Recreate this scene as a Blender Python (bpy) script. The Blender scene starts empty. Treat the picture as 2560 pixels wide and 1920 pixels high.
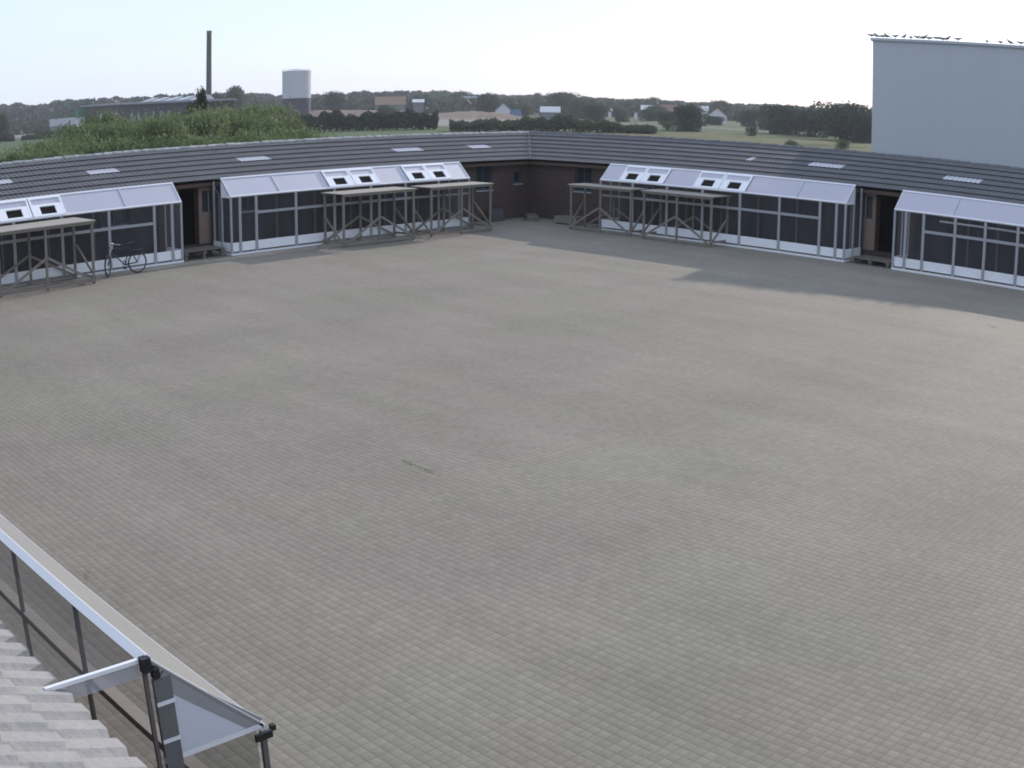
import bpy, math, random
from mathutils import Vector, Matrix
S = bpy.context.scene
R = math.radians
COL = S.collection

# ------------------------------------------------------------ camera, sky, sun, exposure
CAM = Vector((34.395, -35.509, 4.997))
cd = bpy.data.cameras.new('camera')
co = bpy.data.objects.new('camera', cd)
COL.objects.link(co)
S.camera = co
YAW, PITCH, ROLL = 2.35474, -0.24863, 0.0066
fwd = Vector((math.cos(PITCH) * math.cos(YAW), math.cos(PITCH) * math.sin(YAW), math.sin(PITCH)))
rgt = Vector((math.sin(YAW), -math.cos(YAW), 0))
up = rgt.cross(fwd)
r2 = rgt * math.cos(ROLL) + up * math.sin(ROLL)
u2 = -rgt * math.sin(ROLL) + up * math.cos(ROLL)
m = Matrix((r2, u2, -fwd)).transposed().to_4x4()
m.translation = CAM
co.matrix_world = m
# the webcam's small wide lens bends straight lines outward: a polynomial lens, radius in mm on a 36 mm sensor
FMM = 2838.56 / 2560 * 36
cd.sensor_width = 36
cd.lens = FMM
cd.clip_end = 9000
cd.type = 'PANO'
cc = cd if hasattr(cd, 'panorama_type') else cd.cycles
cc.panorama_type = 'FISHEYE_LENS_POLYNOMIAL'
cc.fisheye_fov = math.pi
cc.fisheye_polynomial_k0 = 0
cc.fisheye_polynomial_k1 = -1 / FMM
cc.fisheye_polynomial_k2 = 0
cc.fisheye_polynomial_k3 = -0.0892 / FMM ** 3
cc.fisheye_polynomial_k4 = 0

SUN_AZ, SUN_EL = R(102), R(22.5)
sdir = Vector((math.cos(SUN_AZ) * math.cos(SUN_EL), math.sin(SUN_AZ) * math.cos(SUN_EL), math.sin(SUN_EL)))
sl = bpy.data.lights.new('sun', 'SUN')
sl.energy = 3.3
sl.angle = R(0.6)
sl.color = (1, 0.91, 0.8)
so = bpy.data.objects.new('sun', sl)
COL.objects.link(so)
so.rotation_euler = (-sdir).to_track_quat('-Z', 'Y').to_euler()

w = bpy.data.worlds.new('World')
S.world = w
w.use_nodes = True
nt = w.node_tree
nt.nodes.clear()
sky = nt.nodes.new('ShaderNodeTexSky')
sky.sky_type = 'NISHITA'
sky.sun_disc = False
sky.sun_elevation = SUN_EL
sky.sun_rotation = R(90) - SUN_AZ
sky.dust_density = 0.6
sky.air_density = 1.0
sky.ozone_density = 1.5
bg = nt.nodes.new('ShaderNodeBackground')
bg.inputs['Strength'].default_value = 0.127
out = nt.nodes.new('ShaderNodeOutputWorld')
# thin high cloud veil
tc = nt.nodes.new('ShaderNodeTexCoord')
mp = nt.nodes.new('ShaderNodeMapping')
mp.inputs['Scale'].default_value = (1.0, 1.0, 5.0)
mp.inputs['Rotation'].default_value = (0, 0.12, 0)
ns = nt.nodes.new('ShaderNodeTexNoise')
ns.inputs['Scale'].default_value = 2.2
ns.inputs['Detail'].default_value = 5
rmp = nt.nodes.new('ShaderNodeMapRange')
rmp.inputs['From Min'].default_value = 0.35
rmp.inputs['From Max'].default_value = 0.75
rmp.inputs['To Min'].default_value = 0.6
rmp.inputs['To Max'].default_value = 0.85
mx = nt.nodes.new('ShaderNodeMixRGB')
mx.inputs['Color2'].default_value = (6.6, 7.6, 9.8, 1)
nt.links.new(tc.outputs['Generated'], mp.inputs['Vector'])
nt.links.new(mp.outputs[0], ns.inputs['Vector'])
nt.links.new(ns.outputs['Fac'], rmp.inputs['Value'])
nt.links.new(rmp.outputs[0], mx.inputs['Fac'])
nt.links.new(sky.outputs[0], mx.inputs['Color1'])
nt.links.new(mx.outputs[0], bg.inputs['Color'])
nt.links.new(bg.outputs[0], out.inputs[0])

S.view_settings.view_transform = 'Standard'
S.view_settings.look = 'None'
S.view_settings.exposure = 0.08
S.view_settings.gamma = 1
S.render.engine = 'CYCLES'
S.cycles.use_denoising = True
S.cycles.max_bounces = 8
S.cycles.transparent_max_bounces = 16
S.cycles.filter_width = 1.8

# ------------------------------------------------------------ helpers
class MB:
    def __init__(s):
        s.v = []
        s.f = []

    def poly(s, pts):
        n = len(s.v)
        s.v += [tuple(p) for p in pts]
        s.f.append(tuple(range(n, n + len(pts))))
        return s

    def hexa(s, p):  # 8 points: bottom 4, top 4
        n = len(s.v)
        s.v += [tuple(q) for q in p]
        for a in ((0, 3, 2, 1), (4, 5, 6, 7), (0, 1, 5, 4), (1, 2, 6, 5), (2, 3, 7, 6), (3, 0, 4, 7)):
            s.f.append(tuple(n + i for i in a))
        return s

    def box(s, x0, x1, y0, y1, z0, z1):
        x0, x1 = min(x0, x1), max(x0, x1)
        y0, y1 = min(y0, y1), max(y0, y1)
        return s.hexa([(x0, y0, z0), (x1, y0, z0), (x1, y1, z0), (x0, y1, z0), (x0, y0, z1), (x1, y0, z1), (x1, y1, z1), (x0, y1, z1)])

    def beam(s, a, b, w, h, upv=(0, 0, 1)):
        a, b = Vector(a), Vector(b)
        d = (b - a).normalized()
        u = Vector(upv)
        if abs(d.dot(u)) > 0.98:
            u = Vector((0, 1, 0))
        x = d.cross(u).normalized() * w / 2
        z = x.cross(d).normalized() * h / 2
        return s.hexa([a - x - z, a + x - z, b + x - z, b - x - z, a - x + z, a + x + z, b + x + z, b - x + z])

    def tube(s, pts, rad, n=8, cap=True):
        pts = [Vector(p) for p in pts]
        if not isinstance(rad, (list, tuple)):
            rad = [rad] * len(pts)
        base = len(s.v)
        for i, p in enumerate(pts):
            d = (pts[min(i + 1, len(pts) - 1)] - pts[max(i - 1, 0)]).normalized()
            u = Vector((0, 0, 1)) if abs(d.z) < 0.9 else Vector((1, 0, 0))
            x = d.cross(u).normalized()
            y = x.cross(d).normalized()
            for k in range(n):
                a = 2 * math.pi * k / n
                s.v.append(tuple(p + (x * math.cos(a) + y * math.sin(a)) * rad[i]))
        for i in range(len(pts) - 1):
            for k in range(n):
                k2 = (k + 1) % n
                s.f.append((base + i * n + k, base + i * n + k2, base + (i + 1) * n + k2, base + (i + 1) * n + k))
        if cap:
            s.f.append(tuple(base + k for k in range(n))[::-1])
            s.f.append(tuple(base + (len(pts) - 1) * n + k for k in range(n)))
        return s

    def ring(s, c, ax1, ax2, Rr, r, n=28, k=6):
        c, ax1, ax2 = Vector(c), Vector(ax1), Vector(ax2)
        ax3 = ax1.cross(ax2)
        base = len(s.v)
        for i in range(n):
            a = 2 * math.pi * i / n
            rd = ax1 * math.cos(a) + ax2 * math.sin(a)
            for j in range(k):
                b = 2 * math.pi * j / k
                s.v.append(tuple(c + rd * (Rr + r * math.cos(b)) + ax3 * r * math.sin(b)))
        for i in range(n):
            for j in range(k):
                s.f.append((base + i * k + j, base + ((i + 1) % n) * k + j, base + ((i + 1) % n) * k + (j + 1) % k, base + i * k + (j + 1) % k))
        return s

    def mesh(s, name, mat, smooth=False):
        me = bpy.data.meshes.new(name)
        me.from_pydata(s.v, [], s.f)
        me.materials.append(mat)
        if smooth:
            for p in me.polygons:
                p.use_smooth = True
        me.update()
        return me

    def build(s, name, mat, parent=None, smooth=False):
        o = bpy.data.objects.new(name, s.mesh(name, mat, smooth))
        COL.objects.link(o)
        if parent:
            o.parent = parent
        return o


def tag(o, label=None, cat=None, group=None, kind=None):
    if label:
        o['label'] = label
    if cat:
        o['category'] = cat
    if group:
        o['group'] = group
    if kind:
        o['kind'] = kind
    return o


def thing(name, label, cat, loc=(0, 0, 0), rz=0.0, group=None):
    o = bpy.data.objects.new(name, None)
    COL.objects.link(o)
    o.location = loc
    o.rotation_euler = (0, 0, rz)
    return tag(o, label, cat, group)


def mat(name, col, rough=0.8, spec=0.5, noise=None, metal=0.0, bump=None, rot=None):
    """noise=(scale, amount, colour2) ; bump=(scale, strength)"""
    mt = bpy.data.materials.new(name)
    mt.use_nodes = True
    t = mt.node_tree
    b = t.nodes['Principled BSDF']
    b.inputs['Base Color'].default_value = (*col, 1)
    b.inputs['Roughness'].default_value = rough
    b.inputs['Specular IOR Level'].default_value = spec
    b.inputs['Metallic'].default_value = metal
    tcn = t.nodes.new('ShaderNodeTexCoord')
    mpn = t.nodes.new('ShaderNodeMapping')
    t.links.new(tcn.outputs['Object'], mpn.inputs['Vector'])
    if rot:
        mpn.inputs['Scale'].default_value = rot
    if noise:
        n = t.nodes.new('ShaderNodeTexNoise')
        n.inputs['Scale'].default_value = noise[0]
        n.inputs['Detail'].default_value = 6
        n.inputs['Roughness'].default_value = 0.65
        r = t.nodes.new('ShaderNodeMapRange')
        r.inputs['From Min'].default_value = 0.3
        r.inputs['From Max'].default_value = 0.7
        r.inputs['To Max'].default_value = noise[1]
        x = t.nodes.new('ShaderNodeMixRGB')
        x.inputs['Color1'].default_value = (*col, 1)
        x.inputs['Color2'].default_value = (*noise[2], 1)
        t.links.new(mpn.outputs[0], n.inputs['Vector'])
        t.links.new(n.outputs['Fac'], r.inputs['Value'])
        t.links.new(r.outputs[0], x.inputs['Fac'])
        t.links.new(x.outputs[0], b.inputs['Base Color'])
    if bump:
        n = t.nodes.new('ShaderNodeTexNoise')
        n.inputs['Scale'].default_value = bump[0]
        n.inputs['Detail'].default_value = 4
        bp = t.nodes.new('ShaderNodeBump')
        bp.inputs['Strength'].default_value = bump[1]
        bp.inputs['Distance'].default_value = 0.02
        t.links.new(mpn.outputs[0], n.inputs['Vector'])
        t.links.new(n.outputs['Fac'], bp.inputs['Height'])
        t.links.new(bp.outputs[0], b.inputs['Normal'])
    return mt


def N(t, typ, **kw):
    n = t.nodes.new(typ)
    for k, v in kw.items():
        n.inputs[k.replace('_', ' ')].default_value = v
    return n


def leafmat(name, dark, light, sc, trn=0.3):
    mt = bpy.data.materials.new(name)
    mt.use_nodes = True
    t = mt.node_tree
    b = t.nodes['Principled BSDF']
    b.inputs['Roughness'].default_value = 0.65
    b.inputs['Specular IOR Level'].default_value = 0.25
    g = t.nodes.new('ShaderNodeNewGeometry')
    n = N(t, 'ShaderNodeTexNoise', Scale=sc, Detail=3.0)
    a = t.nodes.new('ShaderNodeMath')
    a.operation = 'MULTIPLY_ADD'
    a.inputs[1].default_value = 0.45
    t.links.new(g.outputs['Random Per Island'], a.inputs[0])
    r = t.nodes.new('ShaderNodeMapRange')
    r.inputs['From Min'].default_value = 0.35
    r.inputs['From Max'].default_value = 0.65
    r.inputs['To Max'].default_value = 0.6
    t.links.new(g.outputs['Position'], n.inputs['Vector'])
    t.links.new(n.outputs['Fac'], r.inputs['Value'])
    t.links.new(r.outputs[0], a.inputs[2])
    x = N(t, 'ShaderNodeMixRGB', Color1=(*dark, 1), Color2=(*light, 1))
    t.links.new(a.outputs[0], x.inputs['Fac'])
    t.links.new(x.outputs[0], b.inputs['Base Color'])
    tr = N(t, 'ShaderNodeBsdfTranslucent')
    t.links.new(x.outputs[0], tr.inputs['Color'])
    ms = N(t, 'ShaderNodeMixShader', Fac=trn)
    t.links.new(b.outputs[0], ms.inputs[1])
    t.links.new(tr.outputs[0], ms.inputs[2])
    t.links.new(ms.outputs[0], t.nodes['Material Output'].inputs['Surface'])
    return mt


# ------------------------------------------------------------ materials
M = {}
M['white'] = mat('white_paint', (0.92, 0.92, 0.93), 0.35, 0.6, noise=(3, 0.2, (0.8, 0.8, 0.8)))
M['rail'] = mat('white_rail', (0.8, 0.8, 0.82), 0.3, 0.6)
M['skirt'] = mat('skirting_white', (0.86, 0.88, 0.9), 0.5, 0.4, noise=(2.5, 0.35, (0.7, 0.71, 0.7)))
M['post'] = mat('grey_aluminium', (0.36, 0.36, 0.38), 0.45, 0.5, noise=(5, 0.4, (0.28, 0.28, 0.29)))
M['darkpost'] = mat('dark_steel', (0.13, 0.12, 0.115), 0.5, 0.4)
M['board'] = mat('grey_board', (0.33, 0.33, 0.33), 0.7, 0.3, noise=(5, 0.5, (0.26, 0.26, 0.26)))
M['post2'] = mat('shaded_board', (0.17, 0.17, 0.165), 0.8, 0.2, noise=(5, 0.5, (0.12, 0.12, 0.12)))  # darker copy of the grey board, shade put into its colour
M['bracket'] = mat('black_bracket', (0.01, 0.01, 0.012), 0.5)
M['dark'] = mat('dark_opening', (0.02, 0.018, 0.017), 0.9, 0.1)  # near-black, puts the shade of holes, rooms and roof gaps into the colour
M['penshade'] = mat('pen_shade_dark', (0.03, 0.03, 0.033), 0.8, 0.2, noise=(2.2, 0.9, (0.075, 0.068, 0.066)), rot=(1, 1, 0.15))  # streaked near-black, puts the shade inside the pens into the colour
M['wood'] = mat('weathered_timber', (0.25, 0.225, 0.19), 0.85, 0.2, noise=(9, 0.6, (0.15, 0.135, 0.12)), rot=(1, 1, 4))
M['ply'] = mat('plywood_sheet', (0.36, 0.33, 0.28), 0.75, 0.3, noise=(2.2, 0.7, (0.26, 0.24, 0.2)))
M['pallet'] = mat('old_pallet_wood', (0.2, 0.18, 0.155), 0.9, 0.2, noise=(7, 0.7, (0.1, 0.09, 0.08)))
M['door'] = mat('brown_door', (0.27, 0.2, 0.16), 0.6, 0.3, noise=(4, 0.5, (0.2, 0.15, 0.12)))
M['frame'] = mat('door_frame_brown', (0.1, 0.065, 0.05), 0.6, 0.3)
M['winframe'] = mat('teal_window_frame', (0.03, 0.07, 0.08), 0.5, 0.4)
M['sill'] = mat('grey_sill', (0.3, 0.31, 0.32), 0.7)
M['beam'] = mat('near_wood_beam', (0.45, 0.4, 0.35), 0.8, 0.2, noise=(8, 0.6, (0.34, 0.3, 0.26)))
M['concrete'] = mat('concrete', (0.08, 0.08, 0.08), 0.9, 0.2, noise=(3, 0.5, (0.06, 0.06, 0.06)))
M['pipe'] = mat('grey_pipe', (0.3, 0.32, 0.34), 0.4)
M['tyre'] = mat('tyre_rubber', (0.02, 0.02, 0.02), 0.8)
M['bike'] = mat('bike_paint', (0.02, 0.025, 0.03), 0.7)
M['chrome'] = mat('chrome', (0.5, 0.5, 0.5), 0.5, metal=1.0)
M['trunk'] = mat('bark', (0.09, 0.07, 0.05), 0.95, 0.1, noise=(6, 0.6, (0.05, 0.04, 0.03)))
M['bird'] = mat('bird_plumage', (0.12, 0.12, 0.13), 0.8, 0.2, noise=(9, 0.8, (0.3, 0.3, 0.31)))
M['beak'] = mat('bird_beak', (0.25, 0.15, 0.04), 0.6)
M['farwall'] = mat('far_white_wall', (0.6, 0.6, 0.6), 0.8)
M['fargrey'] = mat('far_grey_wall', (0.16, 0.17, 0.18), 0.8)
M['farroof'] = mat('far_grey_roof', (0.24, 0.25, 0.27), 0.8)
M['farred'] = mat('far_red_roof', (0.22, 0.12, 0.09), 0.85)
M['farorange'] = mat('far_orange_roof', (0.25, 0.165, 0.105), 0.85)
M['farwhite'] = mat('far_white_roof', (0.55, 0.56, 0.57), 0.6)
M['farblue'] = mat('far_blue_tarp', (0.07, 0.12, 0.24), 0.6)
M['fargreen'] = mat('far_green_panel', (0.05, 0.2, 0.09), 0.6)
M['darkbrick'] = mat('dark_factory_wall', (0.035, 0.035, 0.042), 0.85, noise=(0.3, 0.5, (0.06, 0.06, 0.065)))
M['chim'] = mat('chimney_brick', (0.1, 0.092, 0.085), 0.9, noise=(0.8, 0.5, (0.06, 0.056, 0.055)))
M['tank'] = mat('tank_cladding', (0.56, 0.56, 0.58), 0.5, 0.4, noise=(0.3, 0.3, (0.36, 0.36, 0.38)))
M['tankbase'] = mat('tank_base', (0.045, 0.05, 0.065), 0.7)
M['leaf_willow'] = leafmat('willow_leaf', (0.09, 0.125, 0.055), (0.19, 0.24, 0.11), 0.9, 0.5)
M['leaf_dark'] = leafmat('dark_leaf', (0.018, 0.034, 0.018), (0.045, 0.075, 0.032), 0.4)
M['leaf_mid'] = leafmat('mid_leaf', (0.028, 0.055, 0.026), (0.075, 0.115, 0.045), 0.25)
M['leaf_far'] = leafmat('far_leaf', (0.026, 0.05, 0.035), (0.055, 0.09, 0.05), 0.05)
M['grassblade'] = leafmat('grass_blade', (0.07, 0.1, 0.03), (0.16, 0.18, 0.05), 3)


def paver_mat():
    mt = bpy.data.materials.new('concrete_pavers')
    mt.use_nodes = True
    t = mt.node_tree
    b = t.nodes['Principled BSDF']
    b.inputs['Roughness'].default_value = 0.8
    b.inputs['Specular IOR Level'].default_value = 0.1
    g = t.nodes.new('ShaderNodeNewGeometry')
    L = t.links.new
    br = N(t, 'ShaderNodeTexBrick', Scale=1.0)
    br.offset = 0.0
    br.offset_frequency = 1
    br.inputs['Brick Width'].default_value = 0.108
    br.inputs['Row Height'].default_value = 0.108
    br.inputs['Mortar Size'].default_value = 0.006
    br.inputs['Mortar Smooth'].default_value = 0.6
    br.inputs['Color1'].default_value = (0.94, 0.94, 0.94, 1)
    br.inputs['Color2'].default_value = (1.06, 1.06, 1.06, 1)
    br.inputs['Mortar'].default_value = (0.82, 0.83, 0.76, 1)
    L(g.outputs['Position'], br.inputs['Vector'])
    # domed tops, one bump per half stone
    sx = t.nodes.new('ShaderNodeSeparateXYZ')
    L(g.outputs['Position'], sx.inputs[0])
    outs = []
    for k in ('X', 'Y'):
        a = t.nodes.new('ShaderNodeMath'); a.operation = 'MULTIPLY'; a.inputs[1].default_value = math.pi / 0.108
        L(sx.outputs[k], a.inputs[0])
        s_ = t.nodes.new('ShaderNodeMath'); s_.operation = 'SINE'; L(a.outputs[0], s_.inputs[0])
        p = t.nodes.new('ShaderNodeMath'); p.operation = 'ABSOLUTE'; L(s_.outputs[0], p.inputs[0])
        q = t.nodes.new('ShaderNodeMath'); q.operation = 'POWER'; q.inputs[1].default_value = 0.35; L(p.outputs[0], q.inputs[0])
        outs.append(q)
    mm = t.nodes.new('ShaderNodeMath'); mm.operation = 'MULTIPLY'
    L(outs[0].outputs[0], mm.inputs[0]); L(outs[1].outputs[0], mm.inputs[1])
    fine = N(t, 'ShaderNodeTexNoise', Scale=60.0, Detail=3.0)
    L(g.outputs['Position'], fine.inputs['Vector'])
    ad = t.nodes.new('ShaderNodeMath'); ad.operation = 'MULTIPLY_ADD'; ad.inputs[1].default_value = 0.25
    L(fine.outputs['Fac'], ad.inputs[0]); L(mm.outputs[0], ad.inputs[2])
    bp = N(t, 'ShaderNodeBump', Strength=0.5, Distance=0.012)
    L(ad.outputs[0], bp.inputs['Height'])
    L(bp.outputs[0], b.inputs['Normal'])
    # colour: base, large drifts of sand and dirt, per-stone variation, worn joints
    def noise(sc, det, scale3):
        mpn = t.nodes.new('ShaderNodeMapping'); mpn.inputs['Scale'].default_value = scale3
        L(g.outputs['Position'], mpn.inputs['Vector'])
        n = N(t, 'ShaderNodeTexNoise', Scale=sc, Detail=det); n.inputs['Roughness'].default_value = 0.6
        L(mpn.outputs[0], n.inputs['Vector'])
        return n
    def ramp(n, lo, hi, a, c):
        r = t.nodes.new('ShaderNodeMapRange')
        r.inputs['From Min'].default_value = lo; r.inputs['From Max'].default_value = hi
        r.inputs['To Min'].default_value = a; r.inputs['To Max'].default_value = c
        L(n.outputs['Fac'], r.inputs['Value']); return r
    r1 = ramp(noise(0.35, 5, (1, 0.45, 1)), 0.3, 0.7, 0.92, 1.07)
    r2_ = ramp(noise(0.9, 4, (0.22, 1, 1)), 0.32, 0.68, 0.93, 1.07)
    r3 = ramp(noise(9.0, 3, (1, 1, 1)), 0.3, 0.7, 0.93, 1.07)
    m1 = t.nodes.new('ShaderNodeMath'); m1.operation = 'MULTIPLY'
    L(r1.outputs[0], m1.inputs[0]); L(r2_.outputs[0], m1.inputs[1])
    m2 = t.nodes.new('ShaderNodeMath'); m2.operation = 'MULTIPLY'
    L(m1.outputs[0], m2.inputs[0]); L(r3.outputs[0], m2.inputs[1])
    tint = N(t, 'ShaderNodeMixRGB', Color1=(0.252, 0.223, 0.191, 1), Color2=(0.241, 0.224, 0.183, 1))
    r4 = ramp(noise(0.22, 3, (1, 1, 1)), 0.4, 0.62, 0, 1)
    L(r4.outputs[0], tint.inputs['Fac'])
    c1 = N(t, 'ShaderNodeMixRGB', Fac=1.0); c1.blend_type = 'MULTIPLY'
    L(tint.outputs[0], c1.inputs['Color1']); L(m2.outputs[0], c1.inputs['Color2'])
    c2 = N(t, 'ShaderNodeMixRGB', Fac=1.0); c2.blend_type = 'MULTIPLY'
    L(c1.outputs[0], c2.inputs['Color1']); L(br.outputs['Color'], c2.inputs['Color2'])
    L(c2.outputs[0], b.inputs['Base Color'])
    return mt


def brick_mat():
    mt = bpy.data.materials.new('red_brick')
    mt.use_nodes = True
    t = mt.node_tree
    L = t.links.new
    b = t.nodes['Principled BSDF']
    b.inputs['Roughness'].default_value = 0.9
    g = t.nodes.new('ShaderNodeNewGeometry')
    sx = t.nodes.new('ShaderNodeSeparateXYZ'); L(g.outputs['Position'], sx.inputs[0])
    a = t.nodes.new('ShaderNodeMath'); a.operation = 'ADD'
    L(sx.outputs['X'], a.inputs[0]); L(sx.outputs['Y'], a.inputs[1])
    cb = t.nodes.new('ShaderNodeCombineXYZ'); L(a.outputs[0], cb.inputs['X']); L(sx.outputs['Z'], cb.inputs['Y'])
    br = N(t, 'ShaderNodeTexBrick', Scale=1.0)
    br.inputs['Brick Width'].default_value = 0.24
    br.inputs['Row Height'].default_value = 0.075
    br.inputs['Mortar Size'].default_value = 0.008
    br.inputs['Color1'].default_value = (0.085, 0.052, 0.038, 1)
    br.inputs['Color2'].default_value = (0.055, 0.036, 0.029, 1)
    br.inputs['Mortar'].default_value = (0.075, 0.06, 0.055, 1)
    L(cb.outputs[0], br.inputs['Vector'])
    L(br.outputs['Color'], b.inputs['Base Color'])
    return mt


def sheet_mat(name, trans, col, gloss, rough, coat=0.0, met=0.0):
    """plastic glazing sheet: glossy, part lets light through"""
    mt = bpy.data.materials.new(name)
    mt.use_nodes = True
    t = mt.node_tree
    L = t.links.new
    b = t.nodes['Principled BSDF']
    b.inputs['Base Color'].default_value = (*col, 1)
    b.inputs['Roughness'].default_value = rough
    b.inputs['Specular IOR Level'].default_value = gloss
    b.inputs['Coat Weight'].default_value = coat
    b.inputs['Metallic'].default_value = met
    b.inputs['Coat Roughness'].default_value = rough * 0.8
    g = t.nodes.new('ShaderNodeTexCoord')
    n = N(t, 'ShaderNodeTexNoise', Scale=1.5, Detail=4.0); L(g.outputs['Object'], n.inputs['Vector'])
    r = t.nodes.new('ShaderNodeMapRange'); r.inputs['To Min'].default_value = rough * 0.7; r.inputs['To Max'].default_value = rough * 1.3
    L(n.outputs['Fac'], r.inputs['Value']); L(r.outputs[0], b.inputs['Roughness'])
    tl = N(t, 'ShaderNodeBsdfTranslucent', Color=(*col, 1))
    ms = N(t, 'ShaderNodeMixShader', Fac=trans)
    L(b.outputs[0], ms.inputs[1]); L(tl.outputs[0], ms.inputs[2])
    L(ms.outputs[0], t.nodes['Material Output'].inputs['Surface'])
    return mt


def net_mat(name, op, col):
    """fine wire netting, too fine to see the single wires"""
    mt = bpy.data.materials.new(name)
    mt.use_nodes = True
    t = mt.node_tree
    L = t.links.new
    d = N(t, 'ShaderNodeBsdfDiffuse', Color=(*col, 1))
    tr = N(t, 'ShaderNodeBsdfTransparent')
    ms = N(t, 'ShaderNodeMixShader', Fac=op)
    L(tr.outputs[0], ms.inputs[1]); L(d.outputs[0], ms.inputs[2])
    L(ms.outputs[0], t.nodes['Material Output'].inputs['Surface'])
    return mt


def field_mat(name, stops, sc, scale3=(1, 1, 1)):
    mt = bpy.data.materials.new(name)
    mt.use_nodes = True
    t = mt.node_tree
    L = t.links.new
    b = t.nodes['Principled BSDF']
    b.inputs['Roughness'].default_value = 1.0
    b.inputs['Specular IOR Level'].default_value = 0.1
    g = t.nodes.new('ShaderNodeNewGeometry')
    mpn = t.nodes.new('ShaderNodeMapping'); mpn.inputs['Scale'].default_value = scale3
    L(g.outputs['Position'], mpn.inputs['Vector'])
    n = N(t, 'ShaderNodeTexNoise', Scale=sc, Detail=8.0); n.inputs['Roughness'].default_value = 0.7
    L(mpn.outputs[0], n.inputs['Vector'])
    cr = t.nodes.new('ShaderNodeValToRGB')
    e = cr.color_ramp.elements
    e[0].position = stops[0][0]; e[0].color = (*stops[0][1], 1)
    e[1].position = stops[-1][0]; e[1].color = (*stops[-1][1], 1)
    for p, c in stops[1:-1]:
        q = e.new(p); q.color = (*c, 1)
    L(n.outputs['Fac'], cr.inputs['Fac'])
    L(cr.outputs['Color'], b.inputs['Base Color'])
    return mt


M['paver'] = paver_mat()
M['brick'] = brick_mat()
M['roof'] = mat('fibre_cement_roof', (0.13, 0.131, 0.136), 0.7, 0.2, noise=(1.6, 0.8, (0.095, 0.096, 0.1)), bump=(14, 0.3))
M['neartile'] = mat('concrete_roof_tile', (0.35, 0.335, 0.32), 0.8, 0.3, noise=(4, 0.7, (0.25, 0.243, 0.235)), bump=(25, 0.4))
M['ridge'] = mat('ridge_tile_sunlit', (0.5, 0.51, 0.5), 0.85, 0.2, noise=(3.5, 1.0, (0.16, 0.165, 0.17)))  # pale base carries the sunlight on the left ridge; speckle is the tile's own
M['ridged'] = mat('ridge_tile_dark', (0.16, 0.165, 0.18), 0.85, 0.2, noise=(2.5, 0.8, (0.1, 0.105, 0.11)))
M['skylight'] = sheet_mat('clear_roof_sheet', 0.2, (0.62, 0.62, 0.66), 0.6, 0.3)
M['poly'] = sheet_mat('polycarbonate_sheet', 0.3, (0.68, 0.67, 0.74), 1.0, 0.5, 0.7, 0.33)
M['polydim'] = sheet_mat('sun_dimmed_sheet', 0.25, (0.35, 0.342, 0.325), 0.3, 0.5)  # same sheet as the other pens, colour darkened to offset direct sun
M['gable'] = sheet_mat('gable_sheet', 0.3, (0.82, 0.84, 0.9), 0.6, 0.3)
M['glass'] = mat('dark_glass', (0.02, 0.03, 0.035), 0.08, 0.6)
M['net'] = net_mat('wire_netting', 0.14, (0.16, 0.165, 0.19))
M['film'] = net_mat('cloudy_film', 0.4, (0.5, 0.52, 0.56))
M['netnear'] = net_mat('wire_netting_near', 0.3, (0.1, 0.105, 0.105))
M['boxwall'] = mat('hall_cladding', (0.5, 0.525, 0.55), 0.55, 0.4, noise=(0.6, 0.3, (0.46, 0.485, 0.51)), rot=(1, 1, 0.1))
M['grass'] = field_mat('field_grass', [(0.3, (0.05, 0.075, 0.03)), (0.5, (0.085, 0.12, 0.055)), (0.7, (0.11, 0.14, 0.07))], 0.08)
M['meadow'] = field_mat('dry_meadow', [(0.42, (0.035, 0.055, 0.025)), (0.48, (0.085, 0.12, 0.035)), (0.52, (0.15, 0.11, 0.07)), (0.57, (0.06, 0.1, 0.035))], 0.07, (1, 0.5, 1))
M['palegrass'] = field_mat('pale_field', [(0.3, (0.075, 0.11, 0.055)), (0.7, (0.11, 0.14, 0.075))], 0.01)
M['dirt'] = field_mat('bare_dirt', [(0.3, (0.15, 0.12, 0.095)), (0.5, (0.2, 0.155, 0.125)), (0.7, (0.24, 0.2, 0.165))], 0.06)
M['gravel'] = field_mat('gravel', [(0.3, (0.2, 0.19, 0.18)), (0.7, (0.27, 0.26, 0.25))], 0.2)

# ------------------------------------------------------------ ground and land
W = 34.6
def sheet(name, pts, z, mt, kind='structure'):
    o = MB().poly([(x, y, z) for x, y in pts]).build(name, mt)
    return tag(o, kind=kind)

sheet('ground', [(-4000, -4000), (4000, -4000), (4000, 4000), (-4000, 4000)], -0.02, M['grass'])
sheet('courtyard_paving', [(-0.4, -35.2), (60, -35.2), (60, 0.4), (-0.4, 0.4)], 0.0, M['paver'])

# ------------------------------------------------------------ the brick building round the yard
He, De, Hr, Dr = 2.535, 0.386, 3.613, -2.861
farm = thing('brick_building', 'long low red-brick building with dark corrugated roof wrapping two sides of the paved yard', 'building', (0, 0, 0))

# walls with openings.  P maps (along, depth, z) -> world; left wing: along = -y, right wing: along = x
def PL(s, d, z):
    return (d, -s, z)
def PR(s, d, z):
    return (s, -d, z)
def wallseg(P, openings, s1, name):
    mb = MB()
    def bx(a, b, z0, z1):
        q = [P(a, -0.3, z0), P(b, -0.3, z0), P(b, 0, z0), P(a, 0, z0), P(a, -0.3, z1), P(b, -0.3, z1), P(b, 0, z1), P(a, 0, z1)]
        mb.hexa(q)
    cur = 0.0
    for a, b, z0, z1 in sorted(openings):
        bx(cur, a, 0, 2.62)
        if z0 > 0:
            bx(a, b, 0, z0)
        bx(a, b, z1, 2.62)
        cur = b
    bx(cur, s1, 0, 2.62)
    return mb.build(name, M['brick'], farm)

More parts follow.
